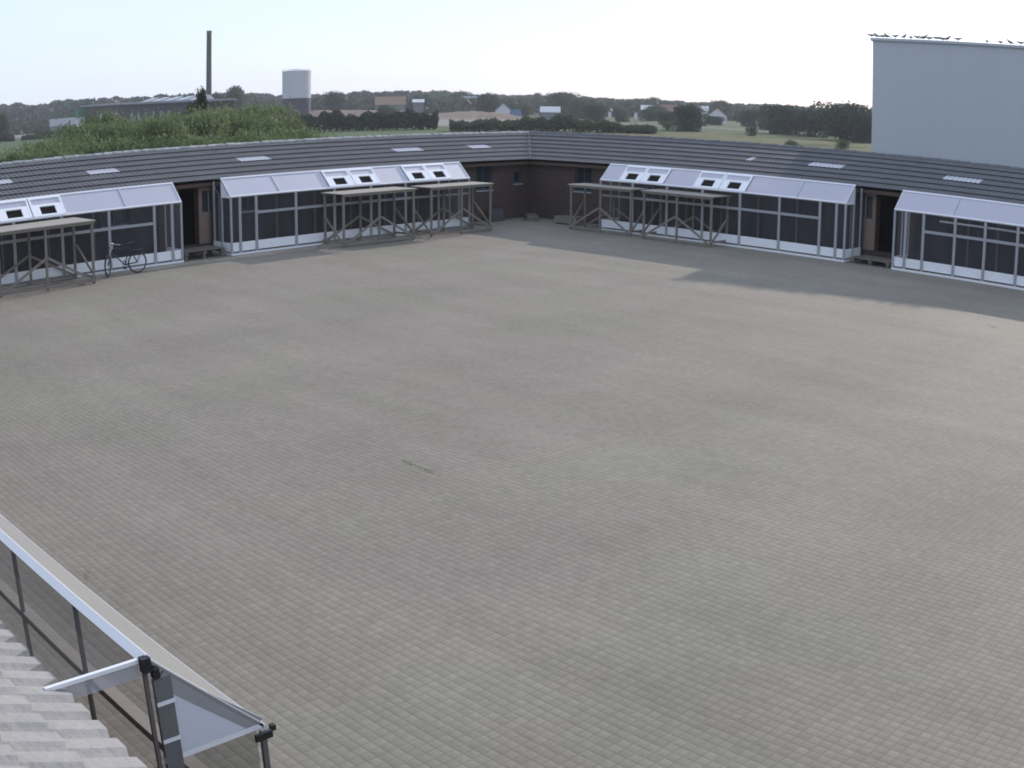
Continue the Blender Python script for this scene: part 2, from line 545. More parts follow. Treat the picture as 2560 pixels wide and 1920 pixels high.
winsL = [(2.3, 3.18), (7.2, 8.1), (10.4, 11.3), (13.9, 14.7), (19.2, 20.2), (22.8, 23.7), (26.0, 26.9)]
winsR = [(2.65, 3.55), (7.0, 7.9), (10.3, 11.2), (13.6, 14.5), (20.4, 21.3), (23.6, 24.5)]
opL = [(0.72 - 0.2, 0.98, 1.5, 2.06)] + [(a, b, 1.31, 2.4) for a, b in winsL] + [(16.40, 17.16, 0.3, 2.3), (15.5, 16.39, 0.3, 2.3)]
opR = [(a, b, 1.31, 2.38) for a, b in winsR] + [(15.85, 16.76, 0.3, 2.34), (16.77, 17.65, 0.3, 2.34)]
wallseg(PL, opL, 34.6, 'wall')
wallseg(PR, opR, 32.0, 'wall')
mb = MB()
mb.box(-5.4, -5.1, -34.6, 5.4, 0, 2.6).box(-5.1, 32, 5.1, 5.4, 0, 2.6).box(31.7, 32, 0.3, 5.1, 0, 2.6)
mb.build('rear_wall', M['brick'], farm)
# dark room floors and backs seen through the open doors
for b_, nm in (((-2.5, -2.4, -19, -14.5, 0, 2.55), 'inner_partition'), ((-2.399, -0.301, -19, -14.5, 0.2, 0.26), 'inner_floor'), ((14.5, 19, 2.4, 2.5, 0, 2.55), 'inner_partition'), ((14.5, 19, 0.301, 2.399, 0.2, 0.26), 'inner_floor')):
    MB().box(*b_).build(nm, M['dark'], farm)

def window(P, a, b, z0, z1, parent, div=2):
    f = MB()
    def bx(m_, s0, s1, d0, d1, y0, y1):
        m_.hexa([P(s0, d0, y0), P(s1, d0, y0), P(s1, d1, y0), P(s0, d1, y0), P(s0, d0, y1), P(s1, d0, y1), P(s1, d1, y1), P(s0, d1, y1)])
    t_ = 0.06
    bx(f, a, a + t_, -0.14, -0.07, z0, z1); bx(f, b - t_, b, -0.14, -0.07, z0, z1)
    bx(f, a + t_, b - t_, -0.14, -0.07, z0, z0 + t_); bx(f, a + t_, b - t_, -0.14, -0.07, z1 - t_, z1)
    for k in range(1, div):
        c = a + (b - a) * k / div
        bx(f, c - 0.025, c + 0.025, -0.14, -0.075, z0 + t_, z1 - t_)
    fo = f.build('window', M['winframe'], parent)
    g = MB(); bx(g, a + t_, b - t_, -0.12, -0.11, z0 + t_, z1 - t_)
    g.build('pane', M['glass'], fo)
    s_ = MB(); bx(s_, a - 0.05, b + 0.05, -0.1, 0.06, z0 - 0.06, z0 - 0.002)
    s_.build('sill', M['sill'], fo)
for a, b in winsL:
    window(PL, a, b, 1.31, 2.4, farm)
for a, b in winsR:
    window(PR, a, b, 1.31, 2.38, farm)
window(PL, 0.52, 0.98, 1.5, 2.06, farm, 1)

def door_leaf(P, a, b, z0, z1):
    def bx(m_, s0, s1, d0, d1, y0, y1):
        m_.hexa([P(s0, d0, y0), P(s1, d0, y0), P(s1, d1, y0), P(s0, d1, y0), P(s0, d0, y1), P(s1, d0, y1), P(s1, d1, y1), P(s0, d1, y1)])
        return m_
    mb = MB()
    wz0, wz1 = z0 + 1.12, z1 - 0.14
    bx(mb, a + 0.02, b - 0.02, -0.1, -0.04, z0 + 0.02, wz0)
    bx(mb, a + 0.02, a + 0.16, -0.1, -0.04, wz0, wz1); bx(mb, b - 0.16, b - 0.02, -0.1, -0.04, wz0, wz1)
    bx(mb, a + 0.02, b - 0.02, -0.1, -0.04, wz1, z1 - 0.02)
    d = mb.build('door', M['door'], farm)
    g = MB(); bx(g, a + 0.16, b - 0.16, -0.08, -0.07, wz0, wz1); g.build('pane', M['glass'], d)
    c = (a + b) / 2
    g = MB(); bx(g, c - 0.02, c + 0.02, -0.09, -0.03, wz0, wz1)
    g.build('glazing_bar', M['sill'], d)
    h = MB(); bx(h, a + 0.07, a + 0.1, -0.04, 0.02, z0 + 0.95, z0 + 1.1); h.build('handle', M['pipe'], d)
    f = MB()
    bx(f, a - 0.04, b + 0.8, -0.02, 0.015, z1, z1 + 0.12)
    f.build('lintel', M['frame'], farm)
door_leaf(PL, 15.52, 16.38, 0.3, 2.3)
door_leaf(PR, 15.88, 16.75, 0.3, 2.34)
mb = MB(); mb.tube([(0.06, -15.75, 2.45), (0.06, -15.75, 2.2), (0.06, -15.6, 2.0), (0.06, -15.6, 0.05)], 0.035)
mb.build('downpipe', M['pipe'], farm)
mb = MB(); mb.tube([(16.2, -0.06, 2.5), (16.2, -0.06, 2.36), (15.8, -0.06, 2.3), (15.8, -0.06, 0.05)], 0.035)
mb.build('downpipe', M['pipe'], farm)

# corrugated roof slopes, real waves laid in seven overlapping courses
NC = 7
def slope(P, s_end, skylights, name, mt):
    """s runs 0.. along the wing from the corner; courses step down the slope"""
    rise = (Hr - He) / (De - Dr)
    pitch, amp, lap = 0.18, 0.010, 0.05
    sl_ = math.hypot(1, rise)
    nx, nz = rise / sl_, 1 / sl_
    mb = MB()
    lights = [MB() for _ in skylights]
    cw = (De - Dr) / NC
    n = int(s_end / (pitch / 6)) + 1
    for c in range(NC):
        d1 = De - c * cw            # lower edge
        d0 = d1 - cw - 0.12         # upper edge (under next course)
        def row(d, off):
            pts = []
            for i in range(-110 if True else 0, n):
                s = i * pitch / 6
                smin = -d if d < 0 else -d
                h = amp * math.cos(2 * math.pi * s / pitch) + off
                ss = max(s, -(-d) if False else -d * -1) if False else s
                z = He + (De - d) * rise
                pts.append((s, d + nx * h, z + nz * h))
            return pts
        lo, hi = row(d1, lap), row(d0, 0.0)
        for i in range(len(lo) - 1):
            sm = (lo[i][0] + lo[i + 1][0]) / 2
            if sm < d1 and sm < d0:
                continue
            q = [lo[i], lo[i + 1], hi[i + 1], hi[i]]
            q = [(max(a[0], a[1]), a[1], a[2]) for a in q]   # cut along the valley, s >= d
            tgt = mb
            for k, (a, b, cc_) in enumerate(skylights):
                if c == cc_ and a <= sm <= b:
                    tgt = lights[k]
            tgt.poly([P(*a) for a in q])
            # thickness of the lower edge
            e = [(a[0], a[1], a[2] - 0.012) for a in (q[0], q[1])]
            mb.poly([P(*e[0]), P(*e[1]), P(*q[1]), P(*q[0])])
    ro = mb.build(name, mt, farm, smooth=True)
    for lm in lights:
        lm.build('skylight', M['skylight'], ro)
    return ro
slope(PL, 34.5, [(1.32, 2.44, 3), (5.2, 6.6, 3), (12.67, 13.95, 3), (18.97, 20.1, 3), (23.0, 24.2, 3)], 'roof', M['roof'])
slope(PR, 32.0, [(10.5, 10.78, 3), (13.3, 14.7, 3), (18.85, 20.3, 3), (24.5, 25.8, 3)], 'roof', M['roof'])
# rear slopes, deck under the sheets, fascia boards, ridge caps, valley flashing
rz = (Hr - He) / (De - Dr)
mb = MB()
mb.poly([(Dr, -34.5, Hr), (Dr, -Dr, Hr), (-6.1, 6.1, He), (-6.1, -34.5, He)])
mb.poly([(Dr, -Dr, Hr), (32, -Dr, Hr), (32, 6.1, He), (-6.1, 6.1, He)])
mb.build('rear_roof', M['roof'], farm)
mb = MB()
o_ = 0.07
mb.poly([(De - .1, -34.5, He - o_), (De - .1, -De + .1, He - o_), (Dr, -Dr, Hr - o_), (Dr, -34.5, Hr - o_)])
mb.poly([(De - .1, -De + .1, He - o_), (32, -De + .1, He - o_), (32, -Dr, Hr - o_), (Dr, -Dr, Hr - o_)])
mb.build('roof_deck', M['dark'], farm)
mb = MB()
mb.box(De - .14, De - .11, -34.4, -De + .1, He - 0.2, He - 0.075)
mb.box(De - .11, 32, -De + .11, -De + .14, He - 0.2, He - 0.075)
mb.build('fascia', M['frame'], farm)
def ridge(P, s0, s1, mt):
    mb = MB()
    s = s0
    k = 0
    rnd = random.Random(3)
    while s < s1:
        h = 0.075 + rnd.uniform(-0.006, 0.01)
        r = 0.15
        n = 7
        base = len(mb.v)
        for e, rr in ((s, r * 0.93), (min(s + 0.43, s1), r)):
            for i in range(n + 1):
                a = math.pi * i / n
                mb.v.append(P(e, Dr + rr * math.cos(a), Hr - 0.03 + (h + rr - r) * 1.3 * math.sin(a)))
        for i in range(n):
            mb.f.append((base + i, base + i + 1, base + n + 2 + i, base + n + 1 + i))
        s += 0.4
        k += 1
    mb.build('ridge_cap', mt, farm)
ridge(PL, Dr, 34.4, M['ridge'])
ridge(PR, Dr, 32, M['ridged'])
mb = MB()
mb.beam((De, -De, He + 0.045), (Dr, -Dr, Hr + 0.045), 0.07, 0.02)
mb.build('valley_flashing', M['roof'], farm)

# ------------------------------------------------------------ near wing with light concrete tiles
near = thing('tiled_building', 'near building whose light grey tiled roof edge fills the lower left corner', 'building', (0, -W, 0))
MB().box(8, 40, -0.3, 0, 0, 2.45).build('wall', M['brick'], near)
mb = MB()
sl23 = R(24.5)
ey, ez = 0.56, 2.505
pitch = 0.178
for c in range(13):
    cw = 0.264
    y1 = ey - c * cw
    y0 = y1 - cw - 0.03
    if c > 12:
        break
    def rowpt(x, y, off):
        ph = ((x / pitch) % 1.0)
        h = 0.022 * min(1.0, 2.2 * math.sin(math.pi * min(ph / 0.8, 1.0))) if ph < 0.8 else -0.004
        return (x, y + math.sin(sl23) * (h + off), ez + (ey - y) * math.tan(sl23) + math.cos(sl23) * (h + off))
    xs = [20 + i * pitch / 10 for i in range(int(20 / (pitch / 10)))]
    lo = [rowpt(x, y1, 0.035) for x in xs]
    hi = [rowpt(x, y0, 0.0) for x in xs]
    for i in range(len(xs) - 1):
        mb.poly([lo[i], lo[i + 1], hi[i + 1], hi[i]])
        mb.poly([(lo[i][0], lo[i][1], lo[i][2] - 0.03), (lo[i + 1][0], lo[i + 1][1], lo[i + 1][2] - 0.03), lo[i + 1], lo[i]])
mb.build('roof', M['neartile'], near, smooth=False)
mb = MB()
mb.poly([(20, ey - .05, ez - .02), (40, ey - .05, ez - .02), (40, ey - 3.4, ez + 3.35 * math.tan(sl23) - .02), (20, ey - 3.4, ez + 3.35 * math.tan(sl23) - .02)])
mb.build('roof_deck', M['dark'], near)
mb = MB()
mb.poly([(20, ey - 3.4, ez + 3.4 * math.tan(sl23) - .02), (40, ey - 3.4, ez + 3.4 * math.tan(sl23) - .02), (40, ey - 6.8, ez), (20, ey - 6.8, ez)])
mb.build('rear_roof', M['neartile'], near)

# ------------------------------------------------------------ the netted pens
G, TOPD, LOWZ, TOPZ = 1.596, 0.986, 2.0, 2.591
def pen(name, label, loc, rz_, sg, length, posts, vents, seams, rail_from, near_=False, midz=1.4, gaps=()):
    """local frame: x = sg*u along the wall from the door end, y = out from the wall"""
    root = thing(name, label, 'pen', loc, rz_, 'white framed netted pens along the walls')
    def B(m_, u0, u1, d0, d1, z0, z1):
        return m_.box(sg * u0, sg * u1, d0, d1, z0, z1)
    L_ = length
    pm = M['post']
    # ground sill and skirting
    B(MB(), 0, L_, G - 0.02, G + 0.06, 0.005, 0.075).build('ground_rail', M['rail'], root)
    for e in (0, L_):
        B(MB(), e - 0.03 if e else 0, e + 0.03 if not e else e, 0.25, G - 0.02, 0.005, 0.075).build('ground_rail', M['rail'], root)
    mb = MB(); B(mb, 0.03, L_ - 0.03, G - 0.035, G - 0.01, 0.13, 0.43); mb.build('skirting_board', M['skirt'], root)
    for e in (0, L_ - 0.025):
        B(MB(), e, e + 0.025, 0.4, G - 0.035, 0.13, 0.43).build('skirting_board', M['skirt'], root)
    # posts
    for p in [0.025] + posts + [L_ - 0.025]:
        wd = 0.012 if near_ else (0.035 if p in (0.025, L_ - 0.025) else 0.045)
        B(MB(), p - wd, p + wd, G - 0.01, G + (0.02 if near_ else 0.035), 0.076, LOWZ - 0.03).build('post', M['darkpost'] if near_ else pm, root)
    for e in ((0.015, L_ - 0.03) if near_ else (0.03, L_ - 0.03)):
        hw = 0.01 if near_ else 0.03
        B(MB(), e - hw, e + hw, TOPD - hw, TOPD + hw, 0.0, TOPZ - 0.06).build('post', M['darkpost'] if near_ else pm, root)
        B(MB(), e - 0.025, e + 0.025, 0.42, 0.47, 0.0, 2.5).build('post', pm, root)
    # mid rail
    B(MB(), rail_from, L_ - 0.07, G - 0.005, G + (0.09 if near_ else 0.03), midz - (0.03 if near_ else 0.045), midz + (0.03 if near_ else 0.045)).build('mid_rail', M['beam'] if near_ else pm, root)
    for p in posts[2::1]:
        if near_:
            continue
        B(MB(), p - 0.03, p + 0.03, 0.32, 0.38, 0.0, 2.5).build('rear_post', M['darkpost'], root)
    if not near_:
        B(MB(), 0.1, L_ - 0.1, 0.07, 0.09, 0.05, 1.22).build('pen_shade_sheet', M['penshade'], root)  # dark sheet added to deepen the shade inside the pen
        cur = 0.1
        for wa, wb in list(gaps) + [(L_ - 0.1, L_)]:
            B(MB(), cur, wa, 0.07, 0.09, 1.224, 2.4).build('pen_shade_sheet', M['penshade'], root)
            cur = wb
    # netting: front, ends, flat top behind the sloping sheet
    nm = M['netnear'] if near_ else M['net']
    mb = MB(); mb.poly([(sg * 0.05, G - 0.02, 0.43), (sg * (L_ - 0.05), G - 0.02, 0.43), (sg * (L_ - 0.05), G - 0.02, LOWZ - 0.03), (sg * 0.05, G - 0.02, LOWZ - 0.03)])
    mb.build('front_netting', nm, root)
    for e in (0.012, L_ - 0.012):
        mb = MB(); mb.poly([(sg * e, 0.42, 0.43), (sg * e, G - 0.04, 0.43), (sg * e, G - 0.04, LOWZ), (sg * e, 0.42, LOWZ)])
        mb.build('end_netting', nm, root)
    mb = MB(); mb.poly([(sg * 0.03, 0.4, TOPZ - 0.03), (sg * (L_ - 0.03), 0.4, TOPZ - 0.03), (sg * (L_ - 0.03), TOPD, TOPZ - 0.03), (sg * 0.03, TOPD, TOPZ - 0.03)])
    mb.build('top_netting', nm, root)
    # sloping roof: sheets between seams, bars over seams, top rail and eave rail
    def SP(u, t, h):  # point on the slope, t 0 = eave .. 1 = top, h = above plane
        nn = Vector((0, TOPZ - LOWZ, G - TOPD)).normalized()
        return (sg * u, G + (TOPD - G) * t + nn.y * h, LOWZ + (TOPZ - LOWZ) * t + nn.z * h)
    def slab(m_, u0, u1, t0, t1, h0, h1):
        m_.hexa([SP(u0, t0, h0), SP(u1, t0, h0), SP(u1, t1, h0), SP(u0, t1, h0), SP(u0, t0, h1), SP(u1, t0, h1), SP(u1, t1, h1), SP(u0, t1, h1)])
        return m_
    edges = sorted([0.0] + seams + [x for v in vents for x in v] + [L_])
    occupied = [tuple(v) for v in vents]
    for a, b in zip(edges[:-1], edges[1:]):
        if any(abs(a - v[0]) < 0.01 for v in occupied) or b - a < 0.12:
            continue
        slab(MB(), a + (0.0 if near_ else 0.03), b - (0.0 if near_ else 0.03), 0.012 if near_ else 0.03, 0.97, 0.0, 0.012).build('roof_sheet', M['polydim' if near_ else 'poly'], root)
    for e in sorted(set([0.0] + seams + [L_])):
        a, b = (max(0, e - 0.03), min(L_, e + 0.03)) if e in (0.0, L_) else (e - 0.012, e + 0.012)
        slab(MB(), a, b if not near_ else min(b, a + 0.02), 0.03, 0.96, 0.013, 0.02 if near_ else 0.03).build('roof_bar', M['rail'], root)
    if near_:
        slab(MB(), 0, L_, -0.012, 0.012, -0.02, 0.016).build('eave_rail', M['rail'], root)
        slab(MB(), 0, L_, 0.975, 1.01, -0.02, 0.03).build('top_rail', M['rail'], root)
    else:
        slab(MB(), 0, L_, -0.03, 0.03, -0.02, 0.035).build('eave_rail', M['rail'], root)
        slab(MB(), 0, L_, 0.97, 1.04, -0.02, 0.035).build('top_rail', M['rail'], root)
    for a, b in vents:      # framed hatches: clear upper half, white board with a square hole below
        f = MB()
        fw = 0.06
        slab(f, a, a + fw, 0.03, 0.97, 0.012, 0.06); slab(f, b - fw, b, 0.03, 0.97, 0.012, 0.06)
        slab(f, a + fw, b - fw, 0.88, 0.97, 0.012, 0.06)
        c0, c1 = (a + b) / 2 - 0.27, (a + b) / 2 + 0.27
        slab(f, a + fw, b - fw, 0.03, 0.11, 0.012, 0.055); slab(f, a + fw, b - fw, 0.5, 0.6, 0.012, 0.055)
        slab(f, a + fw, c0, 0.11, 0.5, 0.012, 0.055); slab(f, c1, b - fw, 0.11, 0.5, 0.012, 0.055)
        fo = f.build('vent_hatch', M['white'], root)
        slab(MB(), a + fw, b - fw, 0.6, 0.88, 0.015, 0.03).build('clear_panel', M['poly'], fo)
        slab(MB(), c0, c1, 0.11, 0.5, -0.03, 0.0).build('dark_opening', M['dark'], fo)
    # triangular end sheets
    for e in (0.0, L_ - 0.02):
        mb = MB()
        q = [(TOPD + 0.03, LOWZ + 0.03), (G - 0.08, LOWZ + 0.03), (TOPD + 0.03, TOPZ - 0.08)]
        if near_:
            q = [(TOPD + 0.1, LOWZ + 0.032), (G - 0.1, LOWZ + 0.032), (TOPD + 0.1, TOPZ - 0.2)]
        n = len(mb.v)
        for x_ in (e + 0.003, e + 0.013):
            for d, z in q:
                mb.v.append((sg * x_, d, z))
        mb.f += [(0, 1, 2), (5, 4, 3), (0, 3, 4, 1), (1, 4, 5, 2), (2, 5, 3, 0)]
        mb.build('gable_sheet', M['gable'], root)
        B(MB(), e, e + 0.03, TOPD + 0.03, G, LOWZ - (0.0 if near_ else 0.04), LOWZ + 0.03).build('end_rail', M['rail'], root)
        if near_ and e == 0.0:
            mb = MB(); mb.beam((sg * 0.012, TOPD + 0.07, TOPZ - 0.12), (sg * 0.012, G - 0.03, LOWZ + 0.025), 0.02, 0.085, upv=(0, 1, 1))
            mb.build('gable_board', M['board'], root)
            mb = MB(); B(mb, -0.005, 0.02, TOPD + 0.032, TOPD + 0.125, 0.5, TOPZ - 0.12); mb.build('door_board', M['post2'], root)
            for z in (2.33, 2.12):
                mb = MB(); B(mb, -0.012, -0.006, TOPD + 0.03, TOPD + 0.13, z, z + 0.02); mb.build('hinge', M['rail'], root)
    return root, B

plain = [0.38, 1.04, 2.70, 4.38, 6.04, 7.69, 9.35]
lv, ls = [(4.2, 5.33), (5.37, 6.5), (7.92, 9.0), (9.02, 10.05)], [2.05]
penB, _ = pen('netted_pen', 'long white roofed pen with four hatches between the left door and the brick corner', (0, -16.04, 0), -math.pi / 2, -1, 10.98, plain, lv, ls, 1.04, gaps=[(1.3, 2.2)])
penA, _ = pen('netted_pen', 'white roofed pen at the far left with a bicycle parked in front', (0, -17.93, 0), -math.pi / 2, 1, 10.98, plain, lv, ls, 1.04, gaps=[(1.25, 2.3)])
penD, _ = pen('netted_pen', 'long grey roofed pen with four hatches between the brick corner and the right door', (16.41, 0, 0), math.pi, 1, 11.0, plain, lv, ls, 1.04)
fp = [0.45, 1.11, 2.27, 3.36, 4.52, 5.7, 6.9, 8.1, 9.3]
penF, _ = pen('netted_pen', 'plain roofed pen without hatches at the right edge, right of the right door', (18.26, 0, 0), math.pi, -1, 10.98, fp, [], [2.15, 5.9, 8.5], 1.11)
mb = MB(); mb.tube([(-1.35, 0.8, 1.72), (-5.2, 0.8, 1.72)], 0.035)
mb.build('perch_pole', M['rail'], penF)
penN, BN = pen('netted_pen', 'near pen in the lower left corner seen from above with a triangular blue end sheet', (30.155, -W, 0), 0, -1, 11.0,
               [1.23, 2.44, 3.68, 4.9, 6.1, 7.3, 8.5, 9.7], [], [3.6, 7.2], 0.07, near_=True, midz=1.22)
# arm back to the tiled roof, brackets at the corners
mb = MB(); mb.box(-0.022, 0.0, 0.47, TOPD - 0.03, TOPZ - 0.01, TOPZ + 0.01); mb.build('top_arm', M['rail'], penN)
mb = MB(); mb.box(-0.022, -0.012, 0.47, TOPD - 0.03, TOPZ - 0.09, TOPZ - 0.012); mb.build('arm_panel', M['film'], penN)
mb = MB(); mb.box(-0.01, 0.035, TOPD - 0.025, TOPD + 0.02, TOPZ - 0.055, TOPZ + 0.02).box(-0.005, 0.03, TOPD + 0.025, TOPD + 0.06, TOPZ - 0.1, TOPZ - 0.05)
mb.build('corner_bracket', M['bracket'], penN)
mb = MB(); mb.box(0.031, 0.05, G - 0.08, G + 0.02, LOWZ - 0.04, LOWZ + 0.0).box(0.0, 0.03, G + 0.03, G + 0.055, LOWZ - 0.02, LOWZ + 0.01)
mb.build('corner_bracket', M['bracket'], penN)
mb = MB(); mb.beam((-0.3, 0.5, 0.9), (-3.5, 0.62, 1.55), 0.02, 0.02)
mb.build('stay_wire', M['rail'], penN)

# ------------------------------------------------------------ timber work tables
def work_table(label, loc, rz_, L_, dep, H):
    """local: x along front, y = 0 front .. -dep back (towards the wall)"""
    root = thing('timber_table', label, 'table', loc, rz_, 'tall timber tables standing in front of the pens')
    t_ = 0.035
    mb = MB(); mb.box(-0.06, L_ + 0.06, -dep - 0.04, 0.06, H - 0.03, H + 0.0); mb.build('table_top', M['ply'], root)
    for y in (-0.0, -dep):
        mb = MB(); mb.box(0.0, L_, y - 0.022, y + 0.022, H - 0.11, H - 0.033); mb.build('top_rail', M['wood'], root)
        for x in (0.04, L_ / 2, L_ - 0.04):
            mb = MB(); mb.box(x - t_, x + t_, y - t_ + (0.06 if y else -0.06), y + t_ + (0.06 if y else -0.06), 0.0, H - 0.032); mb.build('leg', M['wood'], root)
    for y in (0.0, -dep):
        mb = MB(); mb.box(0, L_, y - 0.02, y + 0.02, 0.06, 0.13); mb.build('bottom_rail', M['wood'], root)
    for x in (-0.02, L_ + 0.02):
        mb = MB(); mb.box(x - 0.02, x + 0.02, -dep, 0.0, 0.14, 0.21); mb.build('bottom_rail', M['wood'], root)
        mb = MB(); mb.beam((x, -dep + 0.08, 1.05), (x, -0.05, 0.16), 0.035, 0.075, upv=(0, 1, 1)); mb.build('brace', M['wood'], root)
    for y in (0.02, -dep + 0.0):
        z = 0.96 if y > 0 else 0.9
        mb = MB(); mb.beam((L_ / 2 - 0.02, y, z), (0.1, y, 0.12), 0.035, 0.075, upv=(0, 0, 1)); mb.build('brace', M['wood'], root)
        mb = MB(); mb.beam((L_ / 2 + 0.02, y, z), (L_ - 0.1, y, 0.12), 0.035, 0.075, upv=(0, 0, 1)); mb.build('brace', M['wood'], root)
    return root
# left wing tables: front faces +x, x axis of table runs -y -> rotation
def LT(label, y_hi, L_, front, back, H):
    return work_table(label, (front, y_hi, 0), math.pi / 2 + math.pi, L_, front - back, H)
for args in [('beige topped timber table nearest the brick corner on its left side', -5.03, 3.1, 2.85, 1.72, 1.865),
             ('beige topped timber table in the middle of the left row, overlapping the corner table', -9.0, 3.25, 2.95, 1.72, 1.885),
             ('timber table at the left edge beside the bicycle', -21.95, 3.2, 3.35, 1.75, 1.91)]:
    label, yh, L_, fr, bk, H = args
    r = work_table(label, (fr, yh - L_, 0), math.pi / 2, L_, fr - bk, H)
    r.rotation_euler = (0, 0, math.pi / 2)
    # local y back must point to -x: with +90 deg rotation local -y -> +x, so mirror by building rotated -90
    r.rotation_euler = (0, 0, -math.pi / 2)
    r.location = (fr, yh, 0)
    for ch in r.children:
        for v in ch.data.vertices:
            v.co.y = -v.co.y
        ch.data.flip_normals()
    # local x -> -y, local +y -> +x ; depth must run to -x
    for ch in r.children:
        for v in ch.data.vertices:
            v.co.y = -v.co.y
        ch.data.flip_normals()
for args in [('timber table nearest the brick corner on its right side', 4.42, 3.12, -2.3, -1.72, 1.80),
             ('timber table on the right side in front of two hatches, away from the corner', 8.25, 3.15, -2.5, -1.72, 1.825)]:
    label, x0, L_, fr, bk, H = args
    r = work_table(label, (x0 + L_, fr, 0), math.pi, L_, 0.0 + abs(fr) - 1.70 + 0.35, H)

# ------------------------------------------------------------ pallets, boards, trough, bicycle
def pallet(label, x0, x1, y0, y1, h, name='wooden_pallet', grp=None, along='y'):
    root = thing(name, label, 'pallet', ((x0 + x1) / 2, (y0 + y1) / 2, 0), 0, grp)
    hx, hy = (x1 - x0) / 2, (y1 - y0) / 2
    n = 7
    mb = MB()
    for i in range(n):
        a = -hx + 2 * hx * i / n
        if along == 'y':
            mb.box(a + 0.01, a + 2 * hx / n - 0.01, -hy, hy, h - 0.025, h)
        else:
            b = -hy + 2 * hy * i / n
            mb.box(-hx, hx, b + 0.01, b + 2 * hy / n - 0.01, h - 0.025, h)
    mb.build('deck_boards', M['pallet'], root)
    for k in (-1, 0, 1):
        mb = MB()
        if along == 'y':
            mb.box(-hx, hx, k * (hy - 0.07) - 0.06, k * (hy - 0.07) + 0.06, h - 0.12, h - 0.026)
        else:
            mb.box(k * (hx - 0.07) - 0.06, k * (hx - 0.07) + 0.06, -hy, hy, h - 0.12, h - 0.026)
        mb.build('bearer', M['pallet'], root)
    for k in (-1, 0, 1):
        for j in (-1, 1):
            mb = MB()
            if along == 'y':
                mb.box(j * (hx - 0.1) - 0.06, j * (hx - 0.1) + 0.06, k * (hy - 0.08) - 0.05, k * (hy - 0.08) + 0.05, 0, h - 0.121)
            else:
                mb.box(k * (hx - 0.08) - 0.05, k * (hx - 0.08) + 0.05, j * (hy - 0.1) - 0.06, j * (hy - 0.1) + 0.06, 0, h - 0.121)
            mb.build('block', M['pallet'], root)
    return root
pallet('raised pallet step below the dark left doorway', 0.45, 1.45, -17.78, -16.2, 0.3)
pallet('low pallet step below the right doorway', 16.6, 18.1, -1.5, -0.45, 0.2, along='x')
root = thing('stacked_boards', 'low stack of old boards lying against the wall in the brick corner', 'boards', (0.9, -0.8, 0), R(-42))
for k in range(3):
    MB().box(-0.75, 0.75, -0.3 + k * 0.03, 0.2 + k * 0.02, 0.07 * k, 0.07 * k + 0.06).build('board', M['pallet'], root)
root = thing('wooden_trough', 'low wooden box left of the right corner table', 'box', (3.2, -0.95, 0), R(8))
mb = MB(); mb.box(-0.55, 0.55, -0.3, -0.26, 0.05, 0.33).box(-0.55, 0.55, 0.26, 0.3, 0.05, 0.33).box(-0.55, -0.51, -0.26, 0.26, 0.05, 0.33).box(0.51, 0.55, -0.26, 0.26, 0.05, 0.33)
mb.build('side', M['wood'], root)
MB().box(-0.51, 0.51, -0.26, 0.26, 0.05, 0.09).build('bottom', M['wood'], root)
MB().box(-0.5, -0.42, -0.28, 0.28, 0, 0.049).build('foot', M['wood'], root)
MB().box(0.42, 0.5, -0.28, 0.28, 0, 0.049).build('foot', M['wood'], root)
root = thing('concrete_slabs', 'grey slabs leaning on the wall behind the corner table', 'slabs', (0.35, -2.3, 0), 0)
for k in range(3):
    mb = MB(); x = 0.02 + k * 0.075
    mb.hexa([(x, -0.45, 0), (x + .06, -0.45, 0), (x + .06, 0.4 - k * .1, 0), (x, 0.4 - k * .1, 0), (x - .15, -0.45, 0.5), (x - .09, -0.45, 0.5), (x - .09, 0.4 - k * .1, 0.5), (x - .15, 0.4 - k * .1, 0.5)])
    mb.build('slab', M['concrete'], root)

bk = thing('bicycle', 'dark bicycle standing in front of the far left pen', 'bicycle', (2.42, -20.55, 0), R(90))
lean = R(6)
def wheel(cx, yawd, label):
    a1 = Vector((math.cos(yawd), math.sin(yawd), 0)); a2 = Vector((0, 0, 1))
    wo = MB().ring((cx, 0, 0.34), a1, a2, 0.315, 0.027).build('wheel', M['tyre'], bk)
    MB().ring((cx, 0, 0.34), a1, a2, 0.295, 0.01, k=4).build('rim', M['chrome'], wo)
    mb = MB()
    for k in range(12):
        a = 2 * math.pi * k / 12
        d = a1 * math.cos(a) + a2 * math.sin(a)
        c = Vector((cx, 0, 0.34))
        mb.tube([c, c + d * 0.295], 0.0025, 4, False)
    mb.build('spokes', M['chrome'], wo)
wheel(-0.56, R(50), '')
wheel(0.5, 0, '')
mb = MB()
hd, st, bb, rh, fh = (-0.36, 0, 0.84), (0.22, 0, 0.82), (0.06, 0, 0.3), (0.5, 0, 0.34), (-0.56, 0, 0.34)
for a, b in ((hd, st), ((-0.38, 0, 0.72), bb), (st, bb), (st, rh), (bb, rh), (hd, (-0.42, 0, 0.66)), ((-0.42, 0, 0.66), fh)):
    mb.tube([a, b], 0.019, 8)
mb.build('frame', M['bike'], bk)
mb = MB(); mb.tube([hd, (-0.36, 0, 0.98)], 0.014).tube([(-0.2, -0.26, 0.98), (-0.34, -0.2, 1.0), (-0.36, 0, 0.98), (-0.34, 0.2, 1.0), (-0.2, 0.26, 0.98)], 0.013)
mb.build('handlebar', M['chrome'], bk)
mb = MB(); mb.tube([st, (0.24, 0, 0.93)], 0.014).hexa([(0.1, -0.03, 0.93), (0.38, -0.09, 0.93), (0.38, 0.09, 0.93), (0.1, 0.03, 0.93), (0.1, -0.02, 0.97), (0.38, -0.08, 0.99), (0.38, 0.08, 0.99), (0.1, 0.02, 0.97)])
mb.build('saddle', M['tyre'], bk)
